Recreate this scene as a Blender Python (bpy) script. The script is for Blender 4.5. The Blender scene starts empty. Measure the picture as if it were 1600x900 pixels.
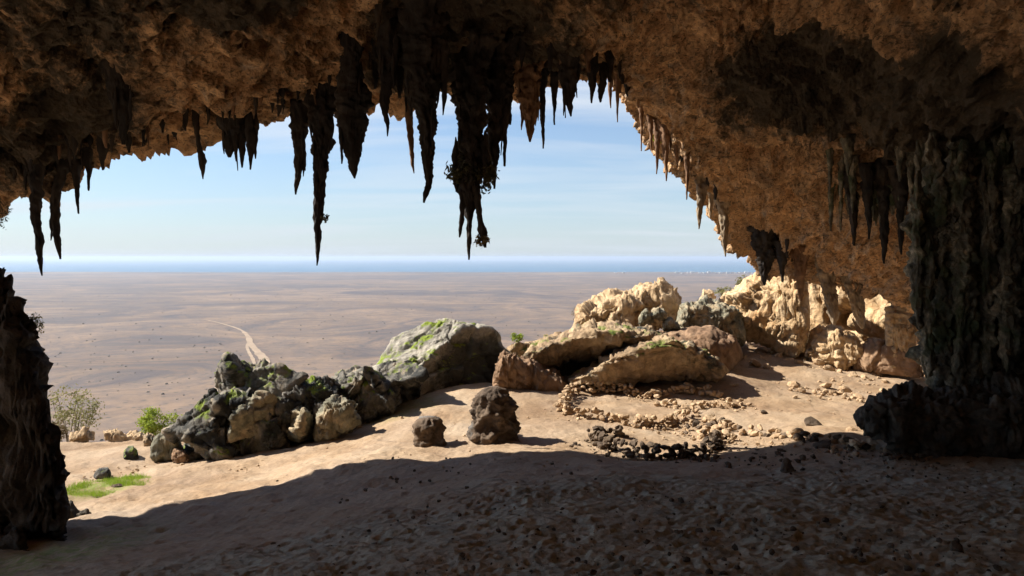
import bpy, math, random
import numpy as np
from mathutils import Vector
from mathutils.bvhtree import BVHTree

# ------------------------------------------------------------------ camera, sky, sun, exposure
scene = bpy.context.scene
COL = scene.collection
W, H, F, HOR = 1600.0, 900.0, 1160.0, 402.0        # photograph size, focal length in its pixels, horizon row
cam_data = bpy.data.cameras.new('camera')
cam_data.sensor_width = 36.0
cam_data.lens = 36.0 * F / W
cam_data.shift_y = -(H / 2 - HOR) / W
cam_data.clip_start, cam_data.clip_end = 0.05, 200000.0
cam = bpy.data.objects.new('camera', cam_data)
cam.rotation_euler = (math.radians(90), 0, 0)       # level, looking along +Y from the origin
COL.objects.link(cam)
scene.camera = cam

SUN_EL, SUN_AZ = math.radians(38), math.radians(74)  # azimuth from +Y towards -X
to_sun = Vector((-math.sin(SUN_AZ) * math.cos(SUN_EL), math.cos(SUN_AZ) * math.cos(SUN_EL), math.sin(SUN_EL)))
world = bpy.data.worlds.new('World')
scene.world = world
world.use_nodes = True
wn, wl = world.node_tree.nodes, world.node_tree.links
wn.clear()
sky = wn.new('ShaderNodeTexSky'); sky.sky_type = 'NISHITA'; sky.sun_disc = False
sky.sun_elevation = SUN_EL; sky.sun_rotation = -SUN_AZ
sky.altitude = 100; sky.air_density = 1.0; sky.dust_density = 0.25; sky.ozone_density = 2.2
wtc = wn.new('ShaderNodeTexCoord')
sep = wn.new('ShaderNodeSeparateXYZ'); wl.new(wtc.outputs['Generated'], sep.inputs[0])
den = wn.new('ShaderNodeMath'); den.operation = 'ADD'; den.inputs[1].default_value = 0.12
mx = wn.new('ShaderNodeMath'); mx.operation = 'MAXIMUM'; mx.inputs[1].default_value = 0.0
wl.new(sep.outputs['Z'], mx.inputs[0]); wl.new(mx.outputs[0], den.inputs[0])
dvx = wn.new('ShaderNodeMath'); dvx.operation = 'DIVIDE'; wl.new(sep.outputs['X'], dvx.inputs[0]); wl.new(den.outputs[0], dvx.inputs[1])
dvy = wn.new('ShaderNodeMath'); dvy.operation = 'DIVIDE'; wl.new(sep.outputs['Y'], dvy.inputs[0]); wl.new(den.outputs[0], dvy.inputs[1])
cmb = wn.new('ShaderNodeCombineXYZ'); wl.new(dvx.outputs[0], cmb.inputs[0]); wl.new(dvy.outputs[0], cmb.inputs[1])
mp = wn.new('ShaderNodeMapping'); mp.inputs['Scale'].default_value = (0.22, 0.8, 1); mp.inputs['Rotation'].default_value = (0, 0, 0.10)
mp.inputs['Location'].default_value = (3.7, 1.3, 0)
wl.new(cmb.outputs[0], mp.inputs[0])
cn = wn.new('ShaderNodeTexNoise'); cn.inputs['Scale'].default_value = 1.5; cn.inputs['Detail'].default_value = 7
cn.inputs['Roughness'].default_value = 0.55; cn.inputs['Distortion'].default_value = 0.5
wl.new(mp.outputs[0], cn.inputs['Vector'])
cr = wn.new('ShaderNodeValToRGB'); cr.color_ramp.elements[0].position = 0.45; cr.color_ramp.elements[0].color = (0, 0, 0, 1)
cr.color_ramp.elements[1].position = 0.74; cr.color_ramp.elements[1].color = (0.85, 0.85, 0.85, 1)
wl.new(cn.outputs['Fac'], cr.inputs[0])
cmix = wn.new('ShaderNodeMix'); cmix.data_type = 'RGBA'
wl.new(cr.outputs[0], cmix.inputs[0]); stint = wn.new('ShaderNodeMix'); stint.data_type = 'RGBA'; stint.blend_type = 'MULTIPLY'; stint.inputs[0].default_value = 1.0
stint.inputs[7].default_value = (0.80, 0.89, 1.0, 1); wl.new(sky.outputs[0], stint.inputs[6]); wl.new(stint.outputs[2], cmix.inputs[6]); cmix.inputs[7].default_value = (6.6, 6.8, 6.9, 1)
vexp = wn.new('ShaderNodeMath'); vexp.operation = 'MULTIPLY'; vexp.inputs[1].default_value = -7.0; wl.new(mx.outputs[0], vexp.inputs[0])
vex = wn.new('ShaderNodeMath'); vex.operation = 'EXPONENT'; wl.new(vexp.outputs[0], vex.inputs[0])
vsc = wn.new('ShaderNodeMath'); vsc.operation = 'MULTIPLY'; vsc.inputs[1].default_value = 0.7; wl.new(vex.outputs[0], vsc.inputs[0])
veil = wn.new('ShaderNodeMix'); veil.data_type = 'RGBA'                 # thin haze veil thickening towards the horizon all round
wl.new(vsc.outputs[0], veil.inputs[0]); wl.new(cmix.outputs[2], veil.inputs[6]); veil.inputs[7].default_value = (4.0, 4.65, 5.5, 1)
bg = wn.new('ShaderNodeBackground'); bg.inputs['Strength'].default_value = 0.048
wl.new(veil.outputs[2], bg.inputs['Color'])
wo = wn.new('ShaderNodeOutputWorld'); wl.new(bg.outputs[0], wo.inputs['Surface'])

sun_data = bpy.data.lights.new('sun', 'SUN')
sun_data.energy = 3.7; sun_data.angle = math.radians(0.8); sun_data.color = (1.0, 0.93, 0.82)
sun = bpy.data.objects.new('sun', sun_data)
sun.rotation_euler = to_sun.to_track_quat('Z', 'Y').to_euler()
sun.location = (-40, 20, 40)
COL.objects.link(sun)
vs = scene.view_settings
scene.display_settings.display_device = 'sRGB'
vs.view_transform = 'Standard'; vs.look = 'None'; vs.gamma = 1.0; vs.use_curve_mapping = False
vs.exposure = 1.62
scene.render.engine = 'CYCLES'
scene.cycles.use_denoising = True
scene.cycles.use_adaptive_sampling = True; scene.cycles.adaptive_threshold = 0.025
scene.cycles.max_bounces = 8; scene.cycles.diffuse_bounces = 6; scene.cycles.volume_bounces = 0
scene.cycles.sample_clamp_indirect = 8.0

# ------------------------------------------------------------------ helpers: noise, meshes, tagging
rng = np.random.default_rng(7)
random.seed(7)
_perm = rng.permutation(256); _perm = np.concatenate([_perm, _perm, _perm])
_g = rng.normal(size=(256, 3)); _g /= np.linalg.norm(_g, axis=1)[:, None]
_rnd = rng.random((256, 3)).astype(np.float32)
_g32 = _g.astype(np.float32)

def gnoise(p):
    p = np.asarray(p, float); i = np.floor(p).astype(np.int32); f = (p - i).astype(np.float32); i &= 255
    u = f * f * f * (f * (f * 6 - 15) + 10)
    out = 0
    for a in (0, 1):
        wa = u[:, 0] if a else 1 - u[:, 0]
        for b in (0, 1):
            wb = wa * (u[:, 1] if b else 1 - u[:, 1])
            for c in (0, 1):
                h = _perm[_perm[_perm[i[:, 0] + a] + i[:, 1] + b] + i[:, 2] + c]
                g = _g32[h]
                d = g[:, 0] * (f[:, 0] - a) + g[:, 1] * (f[:, 1] - b) + g[:, 2] * (f[:, 2] - c)
                out = out + wb * (u[:, 2] if c else 1 - u[:, 2]) * d
    return out * 1.5

def fbm(p, octv=4, gain=0.5, lac=2.03):
    p = np.asarray(p, float); s = 0; a = 1.0
    for k in range(octv):
        s = s + a * gnoise(p + 17.3 * k); p = p * lac; a *= gain
    return s

def ridged(p, octv=4, gain=0.5, lac=2.1):
    p = np.asarray(p, float); s = 0; a = 1.0
    for k in range(octv):
        s = s + a * (1 - 2 * np.abs(gnoise(p + 9.7 * k))); p = p * lac; a *= gain
    return s

def worley(p):
    """distance to nearest feature point (3-D)"""
    p = np.asarray(p, float)
    i = np.floor(p).astype(np.int64); f = p - i
    best = np.full(len(p), 9.0)
    for a in (-1, 0, 1):
        for b in (-1, 0, 1):
            for c in (-1, 0, 1):
                h = _perm[_perm[_perm[(i[:, 0] + a) & 255] + ((i[:, 1] + b) & 255)] + ((i[:, 2] + c) & 255)]
                r = _rnd[h]
                d = (f[:, 0] - a - r[:, 0]) ** 2 + (f[:, 1] - b - r[:, 1]) ** 2 + (f[:, 2] - c - r[:, 2]) ** 2
                best = np.minimum(best, d)
    return np.sqrt(best)

def worley2(p):
    """first and second distance and a random value of the nearest cell"""
    p = np.asarray(p, float); i = np.floor(p).astype(np.int64); f = (p - i).astype(np.float32)
    f1 = np.full(len(p), 9.0, np.float32); f2 = f1.copy(); idr = np.zeros(len(p), np.float32); fac = idr.copy()
    for a in (-1, 0, 1):
        for b in (-1, 0, 1):
            for c in (-1, 0, 1):
                h = _perm[_perm[_perm[(i[:, 0] + a) & 255] + ((i[:, 1] + b) & 255)] + ((i[:, 2] + c) & 255)]
                r = _rnd[h]
                d = (f[:, 0] - a - r[:, 0]) ** 2 + (f[:, 1] - b - r[:, 1]) ** 2 + (f[:, 2] - c - r[:, 2]) ** 2
                closer = d < f1
                f2 = np.where(closer, f1, np.minimum(f2, d)); idr = np.where(closer, _rnd[(h + 91) & 255, 0], idr)
                g = _g32[(h + 57) & 255]; tilt = g[:, 0] * (f[:, 0] - a - r[:, 0]) + g[:, 1] * (f[:, 1] - b - r[:, 1]) + g[:, 2] * (f[:, 2] - c - r[:, 2])
                fac = np.where(closer, tilt, fac); f1 = np.where(closer, d, f1)
    return np.sqrt(f1), np.sqrt(f2), idr, fac

def sstep(a, b, x):
    t = np.clip((x - a) / (b - a), 0, 1)
    return t * t * (3 - 2 * t)

def P(px, py, d):
    """a point at depth d on the line of sight through a photograph pixel"""
    return np.array([(px - W / 2) / F * d, d, (HOR - py) / F * d])

def make_mesh(name, V, Q, mats, smooth=True, attrs=None):
    V = np.ascontiguousarray(V, np.float32); Q = np.ascontiguousarray(Q, np.int32)
    me = bpy.data.meshes.new(name)
    n, k = Q.shape
    me.vertices.add(len(V)); me.vertices.foreach_set('co', V.ravel())
    me.loops.add(n * k); me.loops.foreach_set('vertex_index', Q.ravel())
    me.polygons.add(n); me.polygons.foreach_set('loop_start', np.arange(0, n * k, k, dtype=np.int32))
    me.polygons.foreach_set('use_smooth', np.full(n, smooth))
    for m in (mats if isinstance(mats, (list, tuple)) else [mats]):
        me.materials.append(m)
    for an, av in (attrs or {}).items():
        at = me.attributes.new(an, 'FLOAT', 'POINT'); at.data.foreach_set('value', np.ascontiguousarray(av, np.float32))
    me.update(calc_edges=True)
    return me

def link(name, me, parent=None, label=None, cat=None, group=None, kind=None, loc=None):
    o = bpy.data.objects.new(name, me); COL.objects.link(o)
    if parent is not None: o.parent = parent
    if loc is not None: o.location = [float(c) for c in loc]
    if label: o['label'] = label
    if cat: o['category'] = cat
    if group: o['group'] = group
    if kind: o['kind'] = kind
    return o

def grid_quads(nu, nv, wrap_v=False):
    a = np.arange(nu - 1)[:, None]; b = np.arange(nv if wrap_v else nv - 1)[None, :]
    b2 = (b + 1) % nv
    q = np.stack([a * nv + b, (a + 1) * nv + b, (a + 1) * nv + b2, a * nv + b2], -1)
    return q.reshape(-1, 4)

def grid_normals(G, wrap_v=False):
    du = np.gradient(G, axis=0)
    dv = (np.roll(G, -1, 1) - np.roll(G, 1, 1)) if wrap_v else np.gradient(G, axis=1)
    n = np.cross(du, dv); n /= (np.linalg.norm(n, axis=2, keepdims=True) + 1e-9)
    return n

def catmull(Pts, t):
    """Pts (K, ...), t in [0, K-1]"""
    K = len(Pts); i = np.clip(np.floor(t).astype(int), 0, K - 2); f = t - i
    sh = (len(t),) + (1,) * (Pts.ndim - 1); f = f.reshape(sh)
    p0, p1, p2, p3 = Pts[np.clip(i - 1, 0, K - 1)], Pts[i], Pts[i + 1], Pts[np.clip(i + 2, 0, K - 1)]
    return 0.5 * (2 * p1 + (p2 - p0) * f + (2 * p0 - 5 * p1 + 4 * p2 - p3) * f * f + (3 * p1 - p0 - 3 * p2 + p3) * f ** 3)

# ------------------------------------------------------------------ materials
class NT:
    def __init__(self, name):
        self.m = bpy.data.materials.new(name); self.m.use_nodes = True
        self.t = self.m.node_tree; self.t.nodes.clear()
        self.out = self.t.nodes.new('ShaderNodeOutputMaterial')
        self.b = self.t.nodes.new('ShaderNodeBsdfPrincipled'); self.l(self.b.outputs[0], self.out.inputs['Surface'])
        self.b.inputs['Specular IOR Level'].default_value = 0.25
        self.pos = self.t.nodes.new('ShaderNodeNewGeometry').outputs['Position']
    def l(self, a, b): self.t.links.new(a, b)
    def map(self, scale, vec=None):
        n = self.t.nodes.new('ShaderNodeMapping'); n.inputs['Scale'].default_value = scale
        self.l(vec or self.pos, n.inputs[0]); return n.outputs[0]
    def noise(self, scale, detail=6, rough=0.6, dist=0.0, vec=None):
        n = self.t.nodes.new('ShaderNodeTexNoise'); n.inputs['Scale'].default_value = scale
        n.inputs['Detail'].default_value = detail; n.inputs['Roughness'].default_value = rough; n.inputs['Distortion'].default_value = dist
        self.l(vec or self.pos, n.inputs['Vector']); return n.outputs['Fac']
    def voro(self, scale, vec=None, out='Distance'):
        n = self.t.nodes.new('ShaderNodeTexVoronoi'); n.inputs['Scale'].default_value = scale
        self.l(vec or self.pos, n.inputs['Vector']); return n.outputs[out]
    def ramp(self, fac, stops):
        n = self.t.nodes.new('ShaderNodeValToRGB'); e = n.color_ramp.elements
        while len(e) < len(stops): e.new(0.5)
        for x, (p, c) in zip(e, stops):
            x.position = p; x.color = (c, c, c, 1) if not isinstance(c, tuple) else (*c, 1)
        self.l(fac, n.inputs[0]); return n.outputs[0]
    def mix(self, fac, a, b, mode='MIX'):
        n = self.t.nodes.new('ShaderNodeMix'); n.data_type = 'RGBA'; n.blend_type = mode
        for s, v in ((0, fac), (6, a), (7, b)):
            if hasattr(v, 'links'): self.l(v, n.inputs[s])
            elif s == 0: n.inputs[0].default_value = v
            else: n.inputs[s].default_value = (*v, 1)
        return n.outputs[2]
    def math(self, op, a, b=0.0):
        n = self.t.nodes.new('ShaderNodeMath'); n.operation = op
        for s, v in ((0, a), (1, b)):
            if hasattr(v, 'links'): self.l(v, n.inputs[s])
            else: n.inputs[s].default_value = v
        return n.outputs[0]
    def attr(self, name):
        n = self.t.nodes.new('ShaderNodeAttribute'); n.attribute_name = name; return n.outputs['Fac']
    def upness(self):
        g = self.t.nodes.new('ShaderNodeNewGeometry'); s = self.t.nodes.new('ShaderNodeSeparateXYZ')
        self.l(g.outputs['Normal'], s.inputs[0]); return s.outputs['Z']
    def bump(self, h, strength, dist):
        n = self.t.nodes.new('ShaderNodeBump'); n.inputs['Strength'].default_value = strength; n.inputs['Distance'].default_value = dist
        self.l(h, n.inputs['Height']); self.l(n.outputs[0], self.b.inputs['Normal'])
    def color(self, c, rough=0.95):
        if hasattr(c, 'links'): self.l(c, self.b.inputs['Base Color'])
        else: self.b.inputs['Base Color'].default_value = (*c, 1)
        self.b.inputs['Roughness'].default_value = rough
        return self.m

def rock_mat(name, stops, scale=1.2, moss=None, moss_lo=0.55, stain_shade=None, fine=9.0, bump=0.05, patch=None, stretch=(1, 1, 1), rough=0.93, flecks=None):
    n = NT(name)
    v = n.map(stretch)
    c = n.ramp(n.noise(scale, 9, 0.68, 0.4, v), stops)
    f = n.noise(fine, 6, 0.7, 0.0, v)
    c = n.mix(1.0, c, n.ramp(f, [(0.28, 0.55), (0.5, 0.95), (0.75, 1.35)]), 'MULTIPLY')
    if patch:       # (colour, scale, low, high): large irregular stains
        c = n.mix(n.ramp(n.noise(patch[1], 7, 0.65, 0.6), [(patch[2], 0.0), (patch[3], 1.0)]), c, patch[0])
    if flecks:
        fl = n.math('ADD', n.math('MULTIPLY', n.noise(3.4, 6, 0.7, 0.7, n.map((1, 1, 1.9))), 0.7), n.math('MULTIPLY', n.noise(0.8, 4, 0.6), 0.3))
        c = n.mix(n.ramp(fl, [(flecks[1], 0.0), (flecks[1] + 0.045, 0.9)]), c, flecks[0])
        c = n.mix(n.ramp(n.noise(10.5, 4, 0.6, 0.5, n.map((1, 1, 1.7))), [(0.56, 0.0), (0.61, 0.75)]), c, tuple(x * 0.7 for x in flecks[0]))
    if stain_shade:       # roof staining and soot, painted boulder shade, recorded per vertex, broken up by noise
        s = n.math('ADD', n.attr('stain_shade'), n.math('MULTIPLY', n.math('SUBTRACT', n.noise(2.6, 8, 0.7, 0.5), 0.5), 1.5))
        c = n.mix(n.ramp(s, [(0.35, 0.0), (0.68, 0.94)]), c, stain_shade)
    if moss:
        mm = n.math('MULTIPLY', n.ramp(n.noise(1.5, 7, 0.65), [(moss_lo, 0.0), (moss_lo + 0.08, 1.0)]), n.ramp(n.upness(), [(0.15, 0.0), (0.5, 1.0)]))
        c = n.mix(mm, c, n.mix(n.noise(16, 3), moss, tuple(x * 0.5 for x in moss)))
    h = n.math('ADD', n.math('MULTIPLY', f, 0.6), n.math('MULTIPLY', n.noise(fine * 3.5, 5, 0.65, 0.0, v), 0.35))
    h = n.math('ADD', h, n.math('MULTIPLY', n.voro(fine * 1.3, v), 0.5))
    n.bump(h, 1.0, bump)
    return n.color(c, rough)

M = {}
M['roof'] = rock_mat('roof_rock', [(0.30, (0.32, 0.21, 0.125)), (0.45, (0.51, 0.325, 0.18)), (0.58, (0.64, 0.40, 0.215)), (0.75, (0.67, 0.49, 0.31))],
                     0.9, stain_shade=(0.058, 0.050, 0.038), fine=7.5, bump=0.12, patch=((0.40, 0.33, 0.26), 1.3, 0.56, 0.7), flecks=((0.18, 0.135, 0.094), 0.55))
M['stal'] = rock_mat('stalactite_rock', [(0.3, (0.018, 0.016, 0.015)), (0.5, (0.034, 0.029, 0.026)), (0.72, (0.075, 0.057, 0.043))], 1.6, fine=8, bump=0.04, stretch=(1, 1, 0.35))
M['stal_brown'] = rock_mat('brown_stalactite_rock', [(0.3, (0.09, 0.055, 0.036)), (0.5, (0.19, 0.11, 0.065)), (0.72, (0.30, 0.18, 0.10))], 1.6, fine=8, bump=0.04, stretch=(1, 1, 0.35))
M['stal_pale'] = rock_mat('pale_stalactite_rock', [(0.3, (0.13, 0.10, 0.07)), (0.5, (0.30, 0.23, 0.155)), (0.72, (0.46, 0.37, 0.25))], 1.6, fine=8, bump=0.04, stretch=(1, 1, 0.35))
M['column'] = rock_mat('flowstone_rock', [(0.3, (0.04, 0.038, 0.03)), (0.48, (0.11, 0.102, 0.078)), (0.58, (0.24, 0.21, 0.15)), (0.68, (0.52, 0.44, 0.31))], 3.4, fine=9, bump=0.06,
                       patch=((0.07, 0.085, 0.045), 1.1, 0.50, 0.62), stretch=(1, 1, 0.6))
M['grey'] = rock_mat('grey_outcrop_rock', [(0.28, (0.04, 0.038, 0.034)), (0.42, (0.10, 0.095, 0.085)), (0.54, (0.20, 0.18, 0.15)), (0.66, (0.33, 0.255, 0.17)), (0.8, (0.36, 0.21, 0.11))],
                     1.0, moss=(0.20, 0.26, 0.03), moss_lo=0.535, fine=5, bump=0.06, patch=((0.028, 0.028, 0.026), 1.1, 0.47, 0.56))
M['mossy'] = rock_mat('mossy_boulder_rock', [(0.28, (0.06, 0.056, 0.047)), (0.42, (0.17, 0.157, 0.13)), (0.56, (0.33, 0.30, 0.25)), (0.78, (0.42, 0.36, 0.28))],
                      0.9, moss=(0.21, 0.27, 0.03), moss_lo=0.51, stain_shade=(0.045, 0.044, 0.038), fine=5, bump=0.06, patch=((0.09, 0.09, 0.08), 0.7, 0.6, 0.7))
M['tan'] = rock_mat('tan_rock', [(0.28, (0.22, 0.145, 0.08)), (0.48, (0.44, 0.31, 0.18)), (0.7, (0.58, 0.44, 0.28))], 1.1, fine=5, bump=0.08)
M['ledge'] = rock_mat('ledge_rock', [(0.28, (0.085, 0.06, 0.038)), (0.44, (0.27, 0.185, 0.11)), (0.58, (0.40, 0.29, 0.175)), (0.75, (0.45, 0.37, 0.25))],
                      0.9, moss=(0.15, 0.19, 0.035), moss_lo=0.55, fine=5, bump=0.06, patch=((0.05, 0.05, 0.04), 0.8, 0.53, 0.63))
M['brown'] = rock_mat('brown_bank_rock', [(0.3, (0.12, 0.07, 0.04)), (0.5, (0.22, 0.135, 0.08)), (0.72, (0.34, 0.23, 0.145))], 1.0, fine=4, bump=0.05)
M['cliff'] = rock_mat('alcove_rock', [(0.28, (0.20, 0.125, 0.065)), (0.46, (0.44, 0.30, 0.165)), (0.62, (0.56, 0.42, 0.26)), (0.75, (0.62, 0.50, 0.34))], 0.9, fine=4.5, bump=0.09,
                      patch=((0.45, 0.24, 0.09), 0.6, 0.55, 0.7))
M['greenrock'] = rock_mat('weathered_green_rock', [(0.3, (0.07, 0.068, 0.05)), (0.5, (0.21, 0.195, 0.14)), (0.66, (0.42, 0.32, 0.2)), (0.8, (0.5, 0.37, 0.22))], 1.4, fine=5, bump=0.07)
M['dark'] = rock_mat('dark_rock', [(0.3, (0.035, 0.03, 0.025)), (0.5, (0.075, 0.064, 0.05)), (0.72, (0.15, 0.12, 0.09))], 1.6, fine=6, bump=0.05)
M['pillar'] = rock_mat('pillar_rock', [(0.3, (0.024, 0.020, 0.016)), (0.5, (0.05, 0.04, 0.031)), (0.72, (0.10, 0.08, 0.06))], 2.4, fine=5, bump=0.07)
M['stalagmite'] = rock_mat('stalagmite_rock', [(0.3, (0.045, 0.035, 0.028)), (0.5, (0.11, 0.078, 0.055)), (0.7, (0.19, 0.135, 0.09))], 1.5, fine=6, bump=0.05,
                           patch=((0.17, 0.17, 0.165), 1.6, 0.56, 0.68))
M['stone_pale'] = rock_mat('pale_stone', [(0.3, (0.26, 0.17, 0.10)), (0.5, (0.42, 0.29, 0.175)), (0.7, (0.54, 0.41, 0.27))], 1.7, fine=9, bump=0.03)
M['stone_dark'] = rock_mat('dark_stone', [(0.3, (0.05, 0.036, 0.026)), (0.5, (0.105, 0.075, 0.052)), (0.7, (0.19, 0.14, 0.095))], 1.7, fine=9, bump=0.03)
M['clod'] = rock_mat('soil_clod', [(0.3, (0.05, 0.038, 0.028)), (0.5, (0.09, 0.07, 0.052)), (0.7, (0.16, 0.12, 0.085))], 2.0, fine=12, bump=0.02)

# floor: tan sand, brown trodden earth, dark dung-covered soil, a green flush
n = NT('cave_floor_soil')
sand = n.ramp(n.noise(0.5, 8, 0.62, 0.5), [(0.3, (0.21, 0.132, 0.075)), (0.46, (0.315, 0.215, 0.13)), (0.56, (0.36, 0.258, 0.165)), (0.7, (0.415, 0.318, 0.22))])
dung = n.ramp(n.noise(2.2, 8, 0.7), [(0.3, (0.27, 0.26, 0.21)), (0.5, (0.40, 0.385, 0.315)), (0.72, (0.50, 0.47, 0.385))])
earth = n.ramp(n.noise(1.1, 8, 0.65), [(0.3, (0.31, 0.235, 0.17)), (0.7, (0.43, 0.33, 0.24))])
c = n.mix(n.attr('earth'), sand, earth)
c = n.mix(n.attr('dung'), c, dung)
c = n.mix(n.math('MULTIPLY', n.attr('green'), n.ramp(n.noise(5, 5, 0.7), [(0.38, 0.0), (0.55, 1.0)])), c, (0.16, 0.23, 0.03))
f = n.noise(14, 6, 0.72)
c = n.mix(1.0, c, n.ramp(f, [(0.28, 0.68), (0.5, 0.97), (0.72, 1.2)]), 'MULTIPLY')
n.bump(n.math('ADD', f, n.math('MULTIPLY', n.noise(45, 4, 0.6), 0.4)), 1.0, 0.025)
M['floor'] = n.color(c, 0.97)

n = NT('plain_soil')
far = n.map((0.0011, 0.0015, 1))
c = n.ramp(n.noise(1.0, 14, 0.74, 0.0, far), [(0.36, (0.050, 0.042, 0.048)), (0.46, (0.080, 0.064, 0.062)), (0.54, (0.142, 0.097, 0.068)), (0.64, (0.23, 0.16, 0.105))])
c = n.mix(n.ramp(n.noise(1.0, 10, 0.66, 0.0, n.map((0.0007, 0.0045, 1))), [(0.48, 0.0), (0.62, 0.85)]), c, (0.235, 0.158, 0.102))
c = n.mix(n.ramp(n.noise(0.011, 7, 0.65, 0.4), [(0.45, 0.0), (0.7, 0.5)]), c, (0.175, 0.128, 0.093))
c = n.mix(n.ramp(n.voro(0.09), [(0.10, 0.8), (0.26, 0.0)]), c, (0.06, 0.055, 0.045))
c = n.mix(n.ramp(n.noise(0.035, 8, 0.75), [(0.46, 0.0), (0.62, 0.6)]), c, (0.085, 0.072, 0.07))
M['plain'] = n.color(c, 1.0)
n = NT('track_dust'); M['track'] = n.color(n.ramp(n.noise(0.05, 6, 0.6), [(0.3, (0.24, 0.175, 0.12)), (0.7, (0.36, 0.27, 0.185))]), 1.0)
n = NT('sea_water')
n.bump(n.noise(0.02, 5, 0.6), 0.6, 4.0); M['sea'] = n.color((0.02, 0.10, 0.17), 0.35)
n = NT('whitewash'); M['white'] = n.color(n.ramp(n.noise(0.3), [(0.3, (0.62, 0.6, 0.56)), (0.7, (0.8, 0.79, 0.76))]), 0.9)

def leaf_mat(name, a, b):
    n = NT(name); n.b.inputs['Specular IOR Level'].default_value = 0.3
    c = n.mix(n.ramp(n.noise(7, 3), [(0.35, 0.0), (0.65, 1.0)]), a, b)
    t = n.t.nodes.new('ShaderNodeBsdfTranslucent'); n.l(c, t.inputs[0])
    s = n.t.nodes.new('ShaderNodeMixShader'); s.inputs[0].default_value = 0.35
    n.l(n.b.outputs[0], s.inputs[1]); n.l(t.outputs[0], s.inputs[2]); n.l(s.outputs[0], n.out.inputs['Surface'])
    return n.color(c, 0.7)
M['leaf_olive'] = leaf_mat('olive_leaves', (0.16, 0.165, 0.06), (0.27, 0.25, 0.11))
M['leaf_bright'] = leaf_mat('bright_leaves', (0.20, 0.27, 0.03), (0.30, 0.36, 0.05))
M['leaf_dry'] = leaf_mat('dry_leaves', (0.12, 0.09, 0.045), (0.20, 0.15, 0.07))
M['leaf_dark'] = leaf_mat('dark_fern_leaves', (0.05, 0.05, 0.025), (0.10, 0.085, 0.04))
M['grass'] = leaf_mat('grass_blades', (0.17, 0.27, 0.025), (0.29, 0.38, 0.04))
M['twig'] = rock_mat('twig_bark', [(0.3, (0.06, 0.045, 0.03)), (0.7, (0.15, 0.11, 0.075))], 3, fine=20, bump=0.01)

# ------------------------------------------------------------------ the cave floor and hillside
ctrl = [P(*t) for t in [
    (800, 900, 5.9), (400, 900, 6.8), (1200, 900, 5.7), (1600, 900, 5.6), (800, 760, 10), (1200, 760, 10.2), (1600, 760, 11), (600, 800, 9.8),
    (400, 830, 10.6), (230, 820, 12.5), (50, 880, 9.4), (180, 765, 16), (150, 692, 21.5), (300, 715, 19), (440, 692, 20), (530, 668, 20.6), (620, 622, 22),
    (600, 720, 14), (770, 685, 16.3), (670, 692, 16), (900, 695, 15.5), (1000, 680, 17), (1000, 610, 22), (870, 640, 19.5), (1150, 640, 20),
    (1060, 725, 14), (1200, 705, 14.5), (1300, 690, 15), (1380, 690, 14.8), (1500, 700, 14.5), (1300, 600, 23.5), (1180, 590, 24), (1400, 575, 26),
    (1250, 560, 26.5), (1350, 650, 19), (830, 600, 22.5), (1130, 585, 23), (1000, 600, 22.7)]]
ctrl += [np.array(t, float) for t in [(0, 0, -1.7), (0, 3, -2.1), (-6, 3, -2.6), (6, 3, -2.0), (10, 10, -3.2), (-12, 12, -4.7), (-13, 17, -5.2), (0, -14, -1.0), (8, -10, -1.0),
                                      (-9, -10, -2.0), (-5, 24, -4.9), (0, 26, -4.2), (6, 27, -3.4), (13, 29, -3.6), (-20, 10, -4.9), (-20, 21, -5.6), (-20, -6, -4.3), (-22, 2, -4.7), (-12, -4, -3.2)]]
ctrl = np.array(ctrl)
def _tps(r2): return r2 * np.log(r2 + 1e-9) * 0.5
_A = _tps(((ctrl[:, None, :2] - ctrl[None, :, :2]) ** 2).sum(-1)) + np.eye(len(ctrl)) * 0.4
_Pm = np.hstack([np.ones((len(ctrl), 1)), ctrl[:, :2]])
_sol = np.linalg.solve(np.block([[_A, _Pm], [_Pm.T, np.zeros((3, 3))]]), np.concatenate([ctrl[:, 2], np.zeros(3)]))
def zfloor(x, y):
    x = np.atleast_1d(np.asarray(x, float)); y = np.atleast_1d(np.asarray(y, float))
    xc, yc = np.clip(x, -22, 15), np.clip(y, -14, 30)
    z = np.empty(len(x))
    for s in range(0, len(x), 60000):
        e = slice(s, s + 60000)
        r2 = (xc[e, None] - ctrl[None, :, 0]) ** 2 + (yc[e, None] - ctrl[None, :, 1]) ** 2
        z[e] = _tps(r2) @ _sol[:-3] + _sol[-3] + _sol[-2] * xc[e] + _sol[-1] * yc[e]
    z = np.clip(z, -6.3, -0.8)
    lip = np.interp(x, [-22, -12, -9, -5, 0, 4, 8, 14], [21.3, 21.8, 22.3, 23.8, 25.8, 28.5, 31.5, 33])
    over = np.maximum(0, y - lip)
    return np.maximum(z - 0.62 * over - 0.02 * np.minimum(over, 3) ** 2, -123)
def on_floor(px, py):
    """where the line of sight through a pixel meets the floor"""
    d = np.linspace(3.5, 34, 600)
    x = (px - W / 2) / F * d; z = (HOR - py) / F * d
    zf = zfloor(x, d)
    i = int(np.argmax(zf >= z))
    return np.array([x[i], d[i], zf[i]])

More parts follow.
